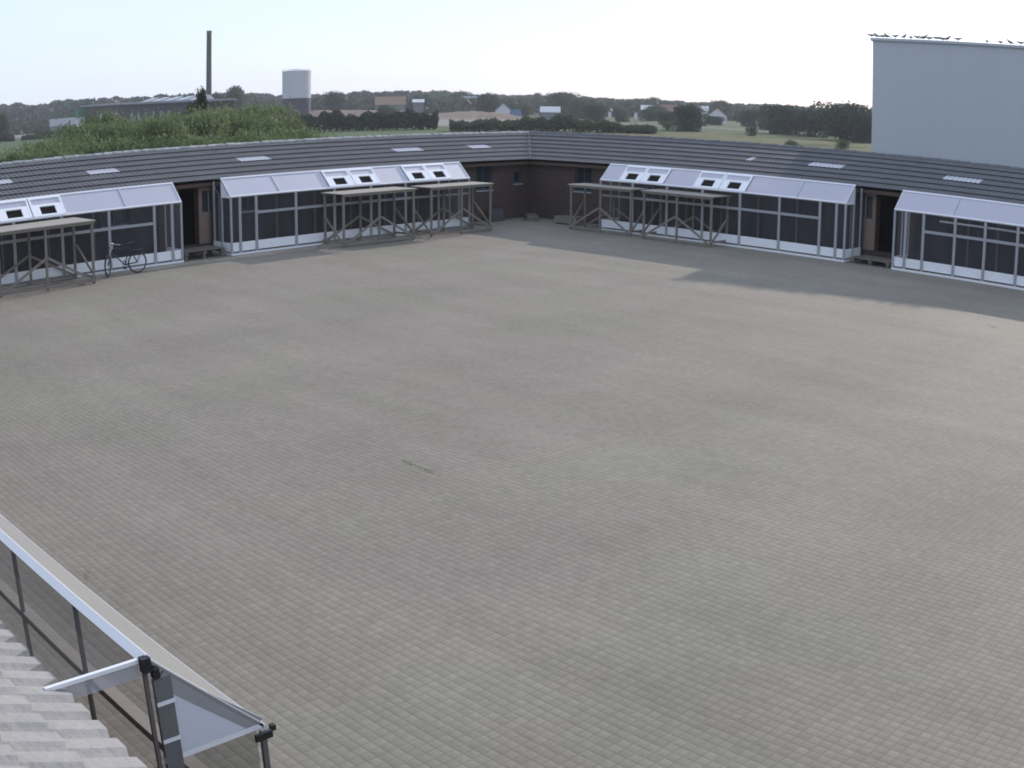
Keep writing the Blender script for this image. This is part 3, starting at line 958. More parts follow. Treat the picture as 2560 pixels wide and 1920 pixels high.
mb = MB(); mb.box(0.36, 0.72, -0.06, 0.06, 0.71, 0.73).tube([(0.68, 0.05, 0.71), (0.5, 0.03, 0.36)], 0.008).tube([(0.68, -0.05, 0.71), (0.5, -0.03, 0.36)], 0.008)
mb.build('carrier', M['bike'], bk)
mb = MB().ring(bb, (1, 0, 0), (0, 0, 1), 0.09, 0.008, 16, 4)
mb.tube([bb, (0.06, 0.1, 0.3), (0.12, 0.12, 0.16)], 0.01).tube([bb, (0.06, -0.1, 0.3), (0.0, -0.12, 0.44)], 0.01)
mb.box(0.07, 0.17, 0.09, 0.17, 0.15, 0.17).box(-0.05, 0.05, -0.17, -0.09, 0.43, 0.45)
mb.build('pedals', M['bike'], bk)
mb = MB(); mb.box(-0.46, -0.4, -0.04, 0.04, 0.86, 0.93); mb.build('front_lamp', M['chrome'], bk)

# weeds in the joints of the paving
rnd = random.Random(7)
mb = MB()
for (xa, ya, xb, yb, n, wd) in [(22.56, -25.82, 23.42, -25.87, 70, 0.03), (23.3, -31.1, 23.5, -31.25, 16, 0.05), (24.5, -8.6, 24.75, -8.7, 26, 0.06)]:
    for i in range(n):
        t_ = rnd.random()
        x = xa + (xb - xa) * t_ + rnd.uniform(-wd, wd); y = ya + (yb - ya) * t_ + rnd.uniform(-wd, wd) * 0.6
        a = rnd.uniform(0, 6.28); h = rnd.uniform(0.01, 0.035); r = rnd.uniform(0.01, 0.03)
        mb.poly([(x, y, 0), (x + 0.006, y + 0.004, 0), (x + r * math.cos(a), y + r * math.sin(a), h)])
tag(mb.build('weeds', M['grassblade']), kind='stuff')

# ------------------------------------------------------------ big light blue-grey hall beyond the right wing, with birds
hall = thing('tall_hall', 'tall windowless pale blue-grey hall rising behind the right roof', 'building', (10.73, 11.4, 0), R(17.5))
mb = MB()
mb.hexa([(0, 0, 0), (34, 0, 0), (34, 16, 0), (0, 16, 0), (0, 0, 8.6), (34, 0, 9.4), (34, 16, 9.4), (0, 16, 8.6)])
mb.build('wall', M['boxwall'], hall)
mb = MB(); mb.hexa([(-.1, -.1, 8.6), (34.1, -.1, 9.402), (34.1, 16.1, 9.402), (-.1, 16.1, 8.6), (-.1, -.1, 8.72), (34.1, -.1, 9.522), (34.1, 16.1, 9.522), (-.1, 16.1, 8.72)])
mb.build('roof_edge', M['boxwall'], hall)
mb = MB()
for k in range(1, 28):
    mb.box(k * 1.2 - 0.003, k * 1.2 + 0.003, -0.004, -0.001, 0.2, 8.59)
mb.build('cladding_seam', M['boxwall'], hall)

def bird_mesh(name, pose):
    mb = MB()
    # one continuous body from tail to beak: rings along a bent axis
    if pose == 0:    # perched upright
        ax = [(-0.24, 0.06, .008, .03), (-0.15, 0.09, .022, .028), (-0.07, 0.12, .05, .05), (0.02, 0.155, .062, .06), (0.08, 0.2, .045, .045), (0.1, 0.245, .032, .033), (0.125, 0.275, .036, .034), (0.155, 0.275, .022, .022), (0.17, 0.27, .006, .006)]
    elif pose == 1:  # leaning forward
        ax = [(-0.26, 0.19, .006, .035), (-0.16, 0.17, .02, .03), (-0.07, 0.155, .048, .05), (0.03, 0.15, .06, .058), (0.1, 0.165, .042, .042), (0.135, 0.19, .032, .032), (0.165, 0.2, .034, .033), (0.19, 0.195, .02, .02), (0.205, 0.19, .006, .006)]
    else:            # head down
        ax = [(-0.24, 0.13, .006, .035), (-0.14, 0.13, .024, .03), (-0.05, 0.125, .055, .055), (0.05, 0.13, .06, .06), (0.11, 0.135, .045, .044), (0.14, 0.12, .034, .034), (0.165, 0.11, .032, .032), (0.185, 0.095, .018, .018), (0.195, 0.088, .006, .006)]
    n = 8
    for i, (x, z, rv, rh) in enumerate(ax):
        for k in range(n):
            a = 2 * math.pi * k / n
            mb.v.append((x - rv * math.sin(a) * (0.5 if pose == 0 else 0.15), rh * math.cos(a), z + rv * math.sin(a)))
    for i in range(len(ax) - 1):
        for k in range(n):
            mb.f.append((i * n + k, i * n + (k + 1) % n, (i + 1) * n + (k + 1) % n, (i + 1) * n + k))
    mb.f.append(tuple(range(n))); mb.f.append(tuple((len(ax) - 1) * n + k for k in range(n))[::-1])
    body = mb.mesh(name, M['bird'], True)
    lg = MB()
    for sy in (-0.022, 0.022):
        lg.tube([(0.01, sy, 0.1), (0.0, sy, 0.0)], 0.005, 5)
        lg.box(-0.01, 0.035, sy - 0.008, sy + 0.008, 0.0, 0.006)
    bx_, bz_ = ax[-1][0], ax[-1][1]
    bkm = MB().tube([(bx_ - 0.006, 0, bz_), (bx_ + 0.03, 0, bz_ - 0.006)], [0.008, 0.002], 5)
    return body, lg.mesh(name + '_legs', M['beak']), bkm.mesh(name + '_beak', M['beak'])
BM = [bird_mesh('bird_body', p) for p in range(3)]
birds = [(9.11, 200, 1, 'first bird at the hall roof corner, leaning out past the edge'),
         (9.37, 165, 0, 'second bird from the hall roof corner, tall and upright'),
         (9.72, 20, 2, 'third bird from the hall roof corner, head down'),
         (9.95, 170, 0, 'fourth bird from the hall roof corner, sitting close to the third'),
         (10.41, -15, 1, 'fifth bird from the hall roof corner, standing alone with tail raised'),
         (10.9, 80, 0, 'sixth bird from the hall roof corner, pale and seen from behind'),
         (11.27, 95, 2, 'seventh bird from the hall roof corner, small and low'),
         (11.64, 175, 1, 'eighth bird on the hall roof, first of a close group of three'),
         (11.99, 10, 0, 'ninth bird on the hall roof, middle of a close group of three'),
         (12.25, 60, 2, 'tenth bird on the hall roof, last of a close group of three'),
         (12.65, 15, 1, 'eleventh bird on the hall roof, tail pointing up to the left'),
         (13.02, 190, 2, 'twelfth bird on the hall roof, left one of a touching pair'),
         (13.25, 0, 0, 'thirteenth bird on the hall roof, right one of a touching pair'),
         (13.81, -5, 1, 'fourteenth bird on the hall roof, long flat body and standing apart'),
         (15.35, 100, 2, 'fifteenth bird on the hall roof, low beyond the wide gap'),
         (16.05, 80, 2, 'sixteenth bird on the hall roof, low between two others'),
         (16.56, 170, 0, 'seventeenth bird on the hall roof, upright near the right image edge'),
         (17.12, 185, 1, 'last bird on the hall roof at the right image edge')]
for x, rz_, ps, lb in birds:
    hx, hy = math.cos(R(17.5)), math.sin(R(17.5))
    vx, vy = x - CAM.x, 14.5 - CAM.y
    k_ = ((CAM.x - 10.73) * vy - (CAM.y - 11.4) * vx) / (hx * vy - hy * vx)     # distance along the roof edge
    t_ = thing('bird', lb, 'bird', (10.73 + k_ * hx, 11.4 + k_ * hy, 8.72 + 0.0235 * (k_ + .1)), R(rz_), 'birds perched along the hall roof')
    t_.scale = (1.12, 1.12, 0.85)
    for nm, me in zip(('body', 'legs', 'beak'), BM[ps]):
        o = bpy.data.objects.new(nm, me); COL.objects.link(o); o.parent = t_

# ------------------------------------------------------------ vegetation
def crown_mesh(name, seed, h, r, n, leaf, mt, shape='round', zb=0.12):
    """lobed crown of many small leaf clumps; h = height of crown top, r = radius"""
    rd = random.Random(seed)
    lobes = []
    nl = 12 if shape != 'slender' else 7
    for i in range(nl):
        a = rd.uniform(0, 6.28)
        if shape == 'bush':
            zc = h * rd.uniform(0.25, 0.78); rr = r * rd.uniform(0.3, 0.75)
        elif shape == 'slender':
            zc = h * (0.25 + 0.6 * i / nl); rr = r * rd.uniform(0.0, 0.35)
        else:
            zc = h * rd.uniform(0.22, 0.78); rr = r * rd.uniform(0.15, 0.62)
        s_ = r * rd.uniform(0.38, 0.62)
        lobes.append((rr * math.cos(a), rr * math.sin(a), zc, s_, min(s_ * rd.uniform(0.8, 1.15), h - zc)))
    lobes.append((0, 0, h * 0.62, r * 0.6, h * 0.38))
    v, f = [], []
    for i in range(n):
        lx, ly, lz, ls_, lh = rd.choice(lobes)
        th = rd.uniform(0, 6.28); cz = rd.uniform(-0.75, 1); sz = math.sqrt(1 - min(1, cz * cz))
        q = rd.uniform(0.55, 1.0) ** 0.6
        q *= 1 + (rd.random() ** 5) * (0.4 if shape == 'bush' else 0.28)
        px, py, pz = lx + ls_ * q * sz * math.cos(th), ly + ls_ * q * sz * math.sin(th), lz + lh * q * cz
        pz = max(pz, h * zb * rd.uniform(0.3, 1.2))
        nrm = Vector((sz * math.cos(th) + rd.uniform(-.8, .8), sz * math.sin(th) + rd.uniform(-.8, .8), cz + rd.uniform(-.5, .9))).normalized()
        t1 = nrm.cross(Vector((rd.uniform(-1, 1), rd.uniform(-1, 1), rd.uniform(-1, 1)))).normalized()
        t2 = nrm.cross(t1)
        s1 = leaf * rd.uniform(0.6, 1.3); s2 = s1 * rd.uniform(0.35, 0.75)
        c = Vector((px, py, pz)); b0 = len(v)
        v += [tuple(c - t1 * s1), tuple(c - t2 * s2 + t1 * s1 * .1), tuple(c + t1 * s1), tuple(c + t2 * s2 - t1 * s1 * .1)]
        f.append((b0, b0 + 1, b0 + 2, b0 + 3))
    me = bpy.data.meshes.new(name)
    me.from_pydata(v, [], f)
    me.materials.append(mt)
    return me

def trunk_mesh(name, h, r0, seed):
    rd = random.Random(seed)
    mb = MB()
    p = [(0, 0, 0), (rd.uniform(-.1, .1) * r0, 0, h * 0.3), (rd.uniform(-.6, .6) * r0, rd.uniform(-.6, .6) * r0, h * 0.7)]
    mb.tube(p, [r0, r0 * 0.75, r0 * 0.3], 8)
    for k in range(5):
        a = k * 1.3 + rd.random(); z = h * rd.uniform(0.25, 0.55)
        mb.tube([(0, 0, z), (math.cos(a) * h * .12, math.sin(a) * h * .12, z + h * .1), (math.cos(a) * h * .2, math.sin(a) * h * .2, z + h * .25)], [r0 * .45, r0 * .3, r0 * .1], 5)
    return mb.mesh(name, M['trunk'])

PROTO = {}
def proto(key, n, leaf, mt, shape, r=1.0, zb=0.12):
    if key not in PROTO:
        PROTO[key] = [(crown_mesh('crown_' + key, 11 * i + len(key), 1.0, r, n, leaf, mt, shape, zb), trunk_mesh('trunk_' + key, 0.8, 0.03, i)) for i in range(4)]
    return PROTO[key]

def plant(name, label, cat, x, y, h, rad, key, i, group=None):
    ps = PROTO[key]
    cm, tm = ps[i % len(ps)]
    t_ = thing(name, label, cat, (x, y, -0.02), (i * 2.4) % 6.28, group)
    for nm, me in (('crown', cm), ('trunk', tm)):
        o = bpy.data.objects.new(nm, me); COL.objects.link(o); o.parent = t_
        o.scale = (rad, rad, h) if nm == 'crown' else (h, h, h)
    return t_

proto('willow', 11000, 0.034, M['leaf_willow'], 'bush', zb=0.05)
proto('slender', 2600, 0.06, M['leaf_dark'], 'slender', r=1.0)
proto('dark', 6500, 0.05, M['leaf_dark'], 'round', zb=0.03)
proto('mid', 6500, 0.05, M['leaf_mid'], 'round', zb=0.03)
proto('lowbush', 2000, 0.06, M['leaf_mid'], 'bush', zb=0.03)

# light green willow bushes behind the left wing
bushes = [(-14.4, -17.6, 3.66, 1.1), (-17.8, -15.3, 3.94, 1.3), (-21.1, -12.6, 4.13, 1.6), (-26.2, -9.3, 4.64, 1.7), (-31.4, -6.2, 5.19, 1.2), (-23.6, -8.5, 4.53, 1.5), (-28.5, -4.8, 4.79, 1.8), (-20.8, -7.3, 4.70, 1.4), (-27.3, -2.4, 4.73, 1.8), (-23.2, -3.3, 4.86, 1.5), (-27.9, 0.6, 5.00, 1.9), (-32.5, 4.6, 5.05, 1.8), (-25.1, 1.4, 4.52, 1.5), (-29.6, 5.4, 5.12, 1.5), (-20.8, 0.7, 4.38, 1.7), (-15.3, -1.9, 3.75, 1.3), (-10.2, -17.7, 3.72, 1.3), (-13.0, -14.1, 3.87, 1.6), (-12.0, -12.1, 3.87, 1.7), (-10.9, -10.0, 3.81, 1.7), (-9.8, -8.2, 3.78, 1.7), (-8.3, -5.8, 3.46, 1.3)]
ORD = 'first second third fourth fifth sixth seventh eighth ninth tenth eleventh twelfth thirteenth fourteenth fifteenth sixteenth'.split()
rank = {}
for row in (range(0, 16), range(16, 22)):
    for k, i in enumerate(sorted(row, key=lambda j: -math.atan2(bushes[j][1] - CAM.y, bushes[j][0] - CAM.x) % 6.283)):
        rank[i] = '%s light green bush from the left in the %s behind the roof' % (ORD[k], 'rear row' if i < 16 else 'front row')
for i, (x, y, h, rr) in enumerate(bushes):
    plant('willow_bush', rank[i], 'bush', x, y, h + 0.02, rr * 1.25, 'willow', i, 'light green bushes in the thicket behind the left roof')

trees = [
    ("slender", -48.4, 11.0, 6.9, 1.6, 'slender_tree', 'tall slender dark tree directly at the foot of the chimney'),
    ("slender", -62.0, 17.4, 5.6, 1.6, 'slender_tree', 'lower slender dark tree just left of the chimney'),
    ("dark", -325.2, 181.5, 13.2, 9.6, 'broad_tree', 'dark dome shaped tree between the chimney and the storage tank'),
    ("dark", -277.9, 71.3, 8.1, 6.1, 'broad_tree', 'dark tree cut by the left image edge beside the pale field'),
    ("dark", -337.5, 180.4, 11.3, 7.7, 'broad_tree', 'dark tree just right of the chimney, left of the dome shaped tree'),
    ("dark", -313.6, 217.1, 10.2, 7.9, 'broad_tree', 'dark tree close on the right of the storage tank'),
    ("mid", -222.6, 171.5, 4.7, 7.0, 'broad_tree', 'low green tree in front of the orange roofed house'),
    ("dark", -379.3, 341.9, 11.0, 9.8, 'broad_tree', 'rounded tree on the skyline right of the long grey roof'),
    ("dark", -254.5, 241.2, 8.5, 8.7, 'broad_tree', 'dark tree covering the left side of the small white gabled house'),
    ("mid", -231.5, 236.0, 5.3, 6.7, 'broad_tree', 'green tree beside the blue tarpaulin'),
    ("dark", -380.0, 398.4, 10.5, 7.1, 'broad_tree', 'small round tree on the skyline above the blue tarpaulin'),
    ("mid", -248.1, 275.3, 9.3, 14.1, 'broad_tree', 'wide domed green tree right behind the long white roof'),
    ("mid", -215.9, 250.4, 7.1, 12.0, 'broad_tree', 'lighter green tree right of the wide domed tree'),
    ("dark", -181.4, 214.1, 5.2, 6.7, 'broad_tree', 'dark round tree left of the two white posts'),
    ("mid", -175.6, 219.1, 4.3, 5.3, 'broad_tree', 'small round tree between the two white posts'),
    ("dark", -309.7, 406.3, 9.4, 6.7, 'broad_tree', 'small peaked tree on the skyline above the pale low house'),
    ("dark", -187.5, 248.0, 3.9, 5.6, 'broad_tree', 'dark low tree in front of the pale low house'),
    ("dark", -147.0, 203.5, 3.8, 4.6, 'broad_tree', 'dark tree close on the left of the lone tall meadow tree'),
    ("dark", -102.0, 152.2, 5.5, 5.1, 'broad_tree', 'lone tall dark tree standing at the edge of the dry meadow'),
    ("lowbush", -105.6, 149.5, 1.9, 3.6, 'meadow_bush', 'light green bush at the foot of the lone meadow tree'),
    ("dark", -237.9, 359.8, 8.4, 7.5, 'broad_tree', 'round tree on the skyline behind the red roofed house'),
    ("dark", -154.1, 235.4, 2.7, 5.8, 'broad_tree', 'low dark tree in front of the white gable of the red roofed house'),
    ("dark", -145.1, 241.4, 5.2, 6.5, 'broad_tree', 'dark tree behind the little white and red shed'),
    ("lowbush", -40.0, 103.0, 1.5, 2.4, 'meadow_bush', 'small pale bush in the dry meadow next to the hall edge'),
    ("lowbush", -47.0, 101.0, 1.1, 2.0, 'meadow_bush', 'tiny bush in the dry meadow in front of the big tree group'),
    ("lowbush", -82.5, 144.9, 2.1, 2.3, 'meadow_bush', 'small bush in the meadow left of the tree group by the hall'),
    ("dark", -95.1, 178.3, 6.4, 7.6, 'broad_tree', 'leftmost dark tree of the big group beside the hall'),
    ("dark", -85.5, 172.4, 5.8, 6.0, 'broad_tree', 'lower middle tree of the big group beside the hall'),
    ("dark", -73.9, 165.2, 7.5, 9.0, 'broad_tree', 'tallest dark tree of the big group beside the hall'),
    ("dark", -70.0, 176.0, 5.9, 9.0, 'broad_tree', 'tree filling the gap right of the tallest tree beside the hall'),
    ("mid", -92.0, 193.0, 5.4, 9.0, 'broad_tree', 'mid green tree showing behind the leftmost tree beside the hall'),
    ("mid", -118.0, 208.0, 4.4, 6.5, 'broad_tree', 'mid green tree between the little shed and the lone meadow tree'),
    ("mid", -196.0, 262.0, 5.2, 9.0, 'broad_tree', 'mid green tree behind the two white posts'),
    ("dark", -63.8, 155.7, 5.9, 3.9, 'broad_tree', 'rightmost tree of the big group, partly behind the hall'),
]
for i, (k, x, y, h, wdt, nm, lb) in enumerate(trees):
    plant(nm, lb, 'bush' if 'bush' in nm else 'tree', x, y, h, wdt * (0.72 if k == 'dark' and x > -150 else 0.56), k, i)

def leaf_run(name, pts, dens, leaf, mt, wid, seed, hmin=0.0):
    """a hedge: leaf clumps filling a strip between points (x, y, top)"""
    rd = random.Random(seed)
    v, f = [], []
    tot = 0
    for (a, b) in zip(pts[:-1], pts[1:]):
        L_ = math.hypot(b[0] - a[0], b[1] - a[1])
        nn = int(L_ * dens)
        dx, dy = (b[0] - a[0]) / L_, (b[1] - a[1]) / L_
        for i in range(nn):
            t_ = rd.random()
            s = tot + t_ * L_
            top = a[2] + (b[2] - a[2]) * t_
            top *= 1 + 0.13 * math.sin(s * 0.9 + seed) + 0.09 * math.sin(s * 2.3 + 1.3 * seed)
            th = rd.uniform(-1, 1)
            zz = top * (1 - 0.35 * th * th) * (rd.random() ** 0.45) * (1 + 0.12 * rd.random() ** 5)
            x = a[0] + dx * t_ * L_ - dy * th * wid; y = a[1] + dy * t_ * L_ + dx * th * wid
            nrm = Vector((rd.uniform(-1, 1), rd.uniform(-1, 1), rd.uniform(-.3, 1))).normalized()
            t1 = nrm.cross(Vector((rd.uniform(-1, 1), rd.uniform(-1, 1), rd.uniform(-1, 1)))).normalized(); t2 = nrm.cross(t1)
            s1 = leaf * rd.uniform(0.6, 1.3); s2 = s1 * 0.6
            c = Vector((x, y, max(zz, hmin))); b0 = len(v)
            v += [tuple(c - t1 * s1), tuple(c - t2 * s2), tuple(c + t1 * s1), tuple(c + t2 * s2)]
            f.append((b0, b0 + 1, b0 + 2, b0 + 3))
        tot += L_
    me = bpy.data.meshes.new(name); me.from_pydata(v, [], f); me.materials.append(mt)
    o = bpy.data.objects.new(name, me); COL.objects.link(o)
    return o
tag(leaf_run('hedge', [(-143.8, 84.7, 2.9), (-141.0, 88.8, 3.4), (-136.5, 94.9, 2.9), (-132.8, 99.7, 3.3), (-127.2, 106.2, 3.2)], 420, 0.4, M['leaf_dark'], 2.2, 1),
    'dark hedge in front of the brown earth bank', 'hedge')
tag(leaf_run('hedge', [(-114.5, 98.0, 1.7), (-110.9, 101.9, 1.8), (-106.0, 106.9, 2.0), (-101.0, 111.7, 2.8), (-96.8, 115.5, 2.1), (-92.5, 119.1, 1.5), (-88.0, 122.6, 1.2)], 300, 0.35, M['leaf_mid'], 2.6, 2),
    'mid green hedge bulging in the middle, right of the dark hedge', 'hedge')
tag(leaf_run('hedge', [(-263.5, 72.8, 1.0), (-261.7, 77.7, 1.5), (-259.1, 84.2, 2.2), (-252.7, 98.9, 2.4), (-247.0, 112.0, 2.4)], 160, 0.55, M['leaf_dark'], 3, 3),
    'dark hedge running from the left field towards the factory', 'hedge')
tag(leaf_run('hedge', [(-266.5, 64.0, 2.6), (-265.2, 68.0, 2.5), (-264.5, 70.5, 1.2)], 200, 0.5, M['leaf_dark'], 2.5, 4),
    'small dark bush clump at the left edge above the near field', 'hedge')

# far woods on the skyline: one mass
prof = [(162.43, 18.38), (161.16, 18.01), (159.27, 15.36), (157.17, 17.14), (154.89, 15.48), (152.83, 15.68), (150.78, 14.32), (149.55, 14.10), (147.92, 13.23), (146.70, 11.91), (145.48, 11.66), (143.66, 11.92), (142.05, 12.64), (140.64, 12.55), (139.03, 12.32), (137.62, 11.27), (136.02, 9.46), (134.61, 9.85), (133.61, 9.77), (132.60, 9.84), (131.60, 9.45), (130.59, 8.80), (129.38, 8.41), (127.87, 8.66), (126.15, 7.96), (124.54, 8.03), (122.91, 8.22), (121.29, 8.59), (119.24, 8.38), (116.78, 8.08), (114.29, 7.66), (108.85, 9.16)]
rd = random.Random(5)
v, f = [], []
for layer, (D0, hf, dn) in enumerate([(700, 1.0, 60), (600, 0.92, 40), (480, 0.62, 26)]):
    for (a0, h0), (a1, h1) in zip(prof[:-1], prof[1:]):
        steps = max(2, int(abs(a1 - a0) * 2.6))
        for k in range(steps):
            t_ = (k + rd.random()) / steps
            a = R(a0 + (a1 - a0) * t_)
            hh = (h0 + (h1 - h0) * t_)
            hh = 5 + (hh - 5) * D0 / 700.0 if layer == 0 else 5 + (h0 + (h1 - h0) * t_ - 5) * D0 / 700 * (0.9 if layer == 1 else 0.55) if layer == 1 or a0 < 146 else hh * 0.35
            hh *= rd.uniform(0.8, 1.02) if layer else rd.uniform(0.9, 1.02)
            D_ = D0 + rd.uniform(-25, 25)
            cx, cy = CAM.x + D_ * math.cos(a), CAM.y + D_ * math.sin(a)
            rr = rd.uniform(7, 13)
            for q in range(dn * 5):
                th = rd.uniform(0, 6.28); ph = rd.random()
                zz = hh * (1 - 0.9 * rd.random() ** 1.2)
                w_ = rr * math.sqrt(max(0.02, 1 - (zz / hh) ** 2.4)) * (0.75 + 0.4 * rd.random())
                c = Vector((cx + w_ * math.cos(th), cy + w_ * math.sin(th), zz))
                nrm = Vector((rd.uniform(-1, 1), rd.uniform(-1, 1), rd.uniform(-.2, 1))).normalized()
                t1 = nrm.cross(Vector((rd.uniform(-1, 1), rd.uniform(-1, 1), rd.uniform(-1, 1)))).normalized(); t2 = nrm.cross(t1)
                s1 = rd.uniform(0.8, 1.9); b0 = len(v)
                v += [tuple(c - t1 * s1), tuple(c - t2 * s1 * .7), tuple(c + t1 * s1), tuple(c + t2 * s1 * .7)]
                f.append((b0, b0 + 1, b0 + 2, b0 + 3))
me = bpy.data.meshes.new('distant_woods'); me.from_pydata(v, [], f); me.materials.append(M['leaf_far'])
o = bpy.data.objects.new('distant_woods', me); COL.objects.link(o)
tag(o, 'continuous dark green woods along the whole skyline', 'woods', kind='stuff')

# ------------------------------------------------------------ land patches
def ppt(az, D):
    return (CAM.x + D * math.cos(R(az)), CAM.y + D * math.sin(R(az)))
sheet('pale_field', [ppt(163, 420), ppt(157.2, 430), ppt(156.5, 650), ppt(163, 650)], 0.03, M['palegrass'])
sheet('gravel_track', [ppt(163, 385), ppt(158.0, 360), ppt(157.0, 400), ppt(163, 560)], 0.06, M['gravel'])
sheet('dry_meadow', [ppt(134.5, 205), ppt(131, 130), ppt(126, 95), ppt(112, 62), ppt(112, 225), ppt(120, 232), ppt(127, 225)], 0.02, M['meadow'])
sheet('field_beyond', [ppt(131, 245), ppt(112, 250), ppt(112, 420), ppt(131, 420)], 0.03, M['palegrass'])
sheet('road', [ppt(132, 298), ppt(119, 262), ppt(119, 270), ppt(132, 307)], 0.07, M['gravel'])
sheet('gravel_yard', [ppt(139.6, 240), ppt(134.5, 250), ppt(131.5, 360), ppt(139.6, 345)], 0.04, M['gravel'])
# bare earth banks
bank = [(-276.0, 146.9, 3.2), (-266.5, 162.1, 3.1), (-259.3, 172.7, 3.4), (-251.8, 182.9, 3.2), (-243.9, 192.8, 2.7), (-239.1, 198.6, 1.5), (-235.7, 202.5, 1.9), (-229.0, 209.9, 2.5), (-222.0, 217.2, 1.7), (-215.7, 223.5, 0.2)]
mb = MB()
rows = []
rd = random.Random(9)
pts = []
for (a, b) in zip(bank[:-1], bank[1:]):
    for k in range(6):
        t_ = k / 6
        pts.append([a[i] + (b[i] - a[i]) * t_ for i in range(3)])
pts.append(list(bank[-1]))
for j, (off, hh) in enumerate([(-26, 0.0), (-14, 0.25), (-6, 0.75), (-1, 0.97), (4, 1.0), (16, 0.0)]):
    row = []
    for x, y, z in pts:
        dx, dy = x - CAM.x, y - CAM.y
        L_ = math.hypot(dx, dy)
        row.append((x + dx / L_ * off, y + dy / L_ * off, max(0.0, z * hh + (rd.uniform(-.15, .15) if 0 < hh else 0)) - 0.02))
    rows.append(row)
for j in range(len(rows) - 1):
    for i in range(len(pts) - 1):
        mb.poly([rows[j][i], rows[j][i + 1], rows[j + 1][i + 1], rows[j + 1][i]])
tag(mb.build('earth_bank', M['dirt']), kind='structure')

# ------------------------------------------------------------ chimney, tank, factory, houses
ch = thing('factory_chimney', 'tall thin dark chimney against the sky on the left', 'chimney', (-226.2, 113.0, 0))
mb = MB(); mb.tube([(0, 0, 0), (0, 0, 25.4)], [0.78, 0.66], 20); mb.build('shaft', M['chim'], ch)
mb = MB(); mb.tube([(0, 0, 25.38), (0, 0, 26.2)], [0.72, 0.72], 20); mb.build('crown_band', M['darkpost'], ch)
tk = thing('storage_tank', 'pale cylindrical storage tank with a dark lower band on the skyline', 'tank', (-238.7, 149.7, 0))
mb = MB(); mb.tube([(0, 0, 0), (0, 0, 7.3)], 4.12, 40); mb.build('lower_band', M['tankbase'], tk)
mb = MB(); mb.tube([(0, 0, 7.3), (0, 0, 15.2)], 4.2, 40); mb.build('shell', M['tank'], tk)
mb = MB(); mb.tube([(0, 0, 15.2), (0, 0, 15.32), (0, 0, 15.7), (0, 0, 16.0)], [4.28, 4.28, 2.2, 0.2], 40); mb.build('domed_roof', M['tank'], tk)
mb = MB()
mb.beam((-1.6, -3.9, 7.3), (-1.6, -3.9, 15.9), 0.1, 0.1)
for k in range(14):
    a0, a1 = 2 * math.pi * k / 14, 2 * math.pi * (k + 1) / 14
    mb.beam((4.2 * math.cos(a0), 4.2 * math.sin(a0), 15.75), (4.2 * math.cos(a1), 4.2 * math.sin(a1), 15.75), 0.05, 0.05)
mb.build('railing', M['post'], tk)

A_, B_ = Vector((-278.3, 98.1, 0)), Vector((-166.1, 77.1, 0))
fd = (B_ - A_).normalized(); fl = (B_ - A_).length
fac = thing('factory', 'long dark factory with light roof edge and white panels beneath the chimney', 'building', tuple(A_), math.atan2(fd.y, fd.x))
mb = MB(); mb.hexa([(0, 0, 0), (fl, 0, 0), (fl, 7, 0), (0, 7, 0), (0, 0, 8.2), (fl, 0, 6.7), (fl, 7, 6.7), (0, 7, 8.2)]); mb.build('wall', M['darkbrick'], fac)
mb = MB(); mb.hexa([(-.5, -.5, 8.2), (fl + .5, -.5, 6.7), (fl + .5, 7.5, 6.7), (-.5, 7.5, 8.2), (-.5, -.5, 8.6), (fl + .5, -.5, 7.1), (fl + .5, 7.5, 7.1), (-.5, 7.5, 8.6)])
mb.build('roof', M['farroof'], fac)
for k in range(5):
    x = fl * (0.56 + 0.085 * k)
    z = 8.6 - 1.5 * x / fl
    mb = MB(); mb.hexa([(x, 1, z), (x + 5, 1, z), (x + 5, 5, z), (x, 5, z), (x, 1, z + .1), (x + 5, 1, z + .1), (x + 5, 4, z + .9), (x, 4, z + .9)])
    mb.build('rooflight', M['farwhite'], fac)
for x in (24, 31.5, 41.5):
    mb = MB(); mb.box(x, x + 3.2, -0.12, -0.01, 1.5, 5.6); mb.build('white_panel', M['farwall'], fac)
for k, x in enumerate((58, 64.5, 71, 77.5, 84, 90)):
    mb = MB(); mb.box(x, x + 2.2, -0.1, -0.01, 3.2, 5.3); mb.build('window', M['farroof'], fac)

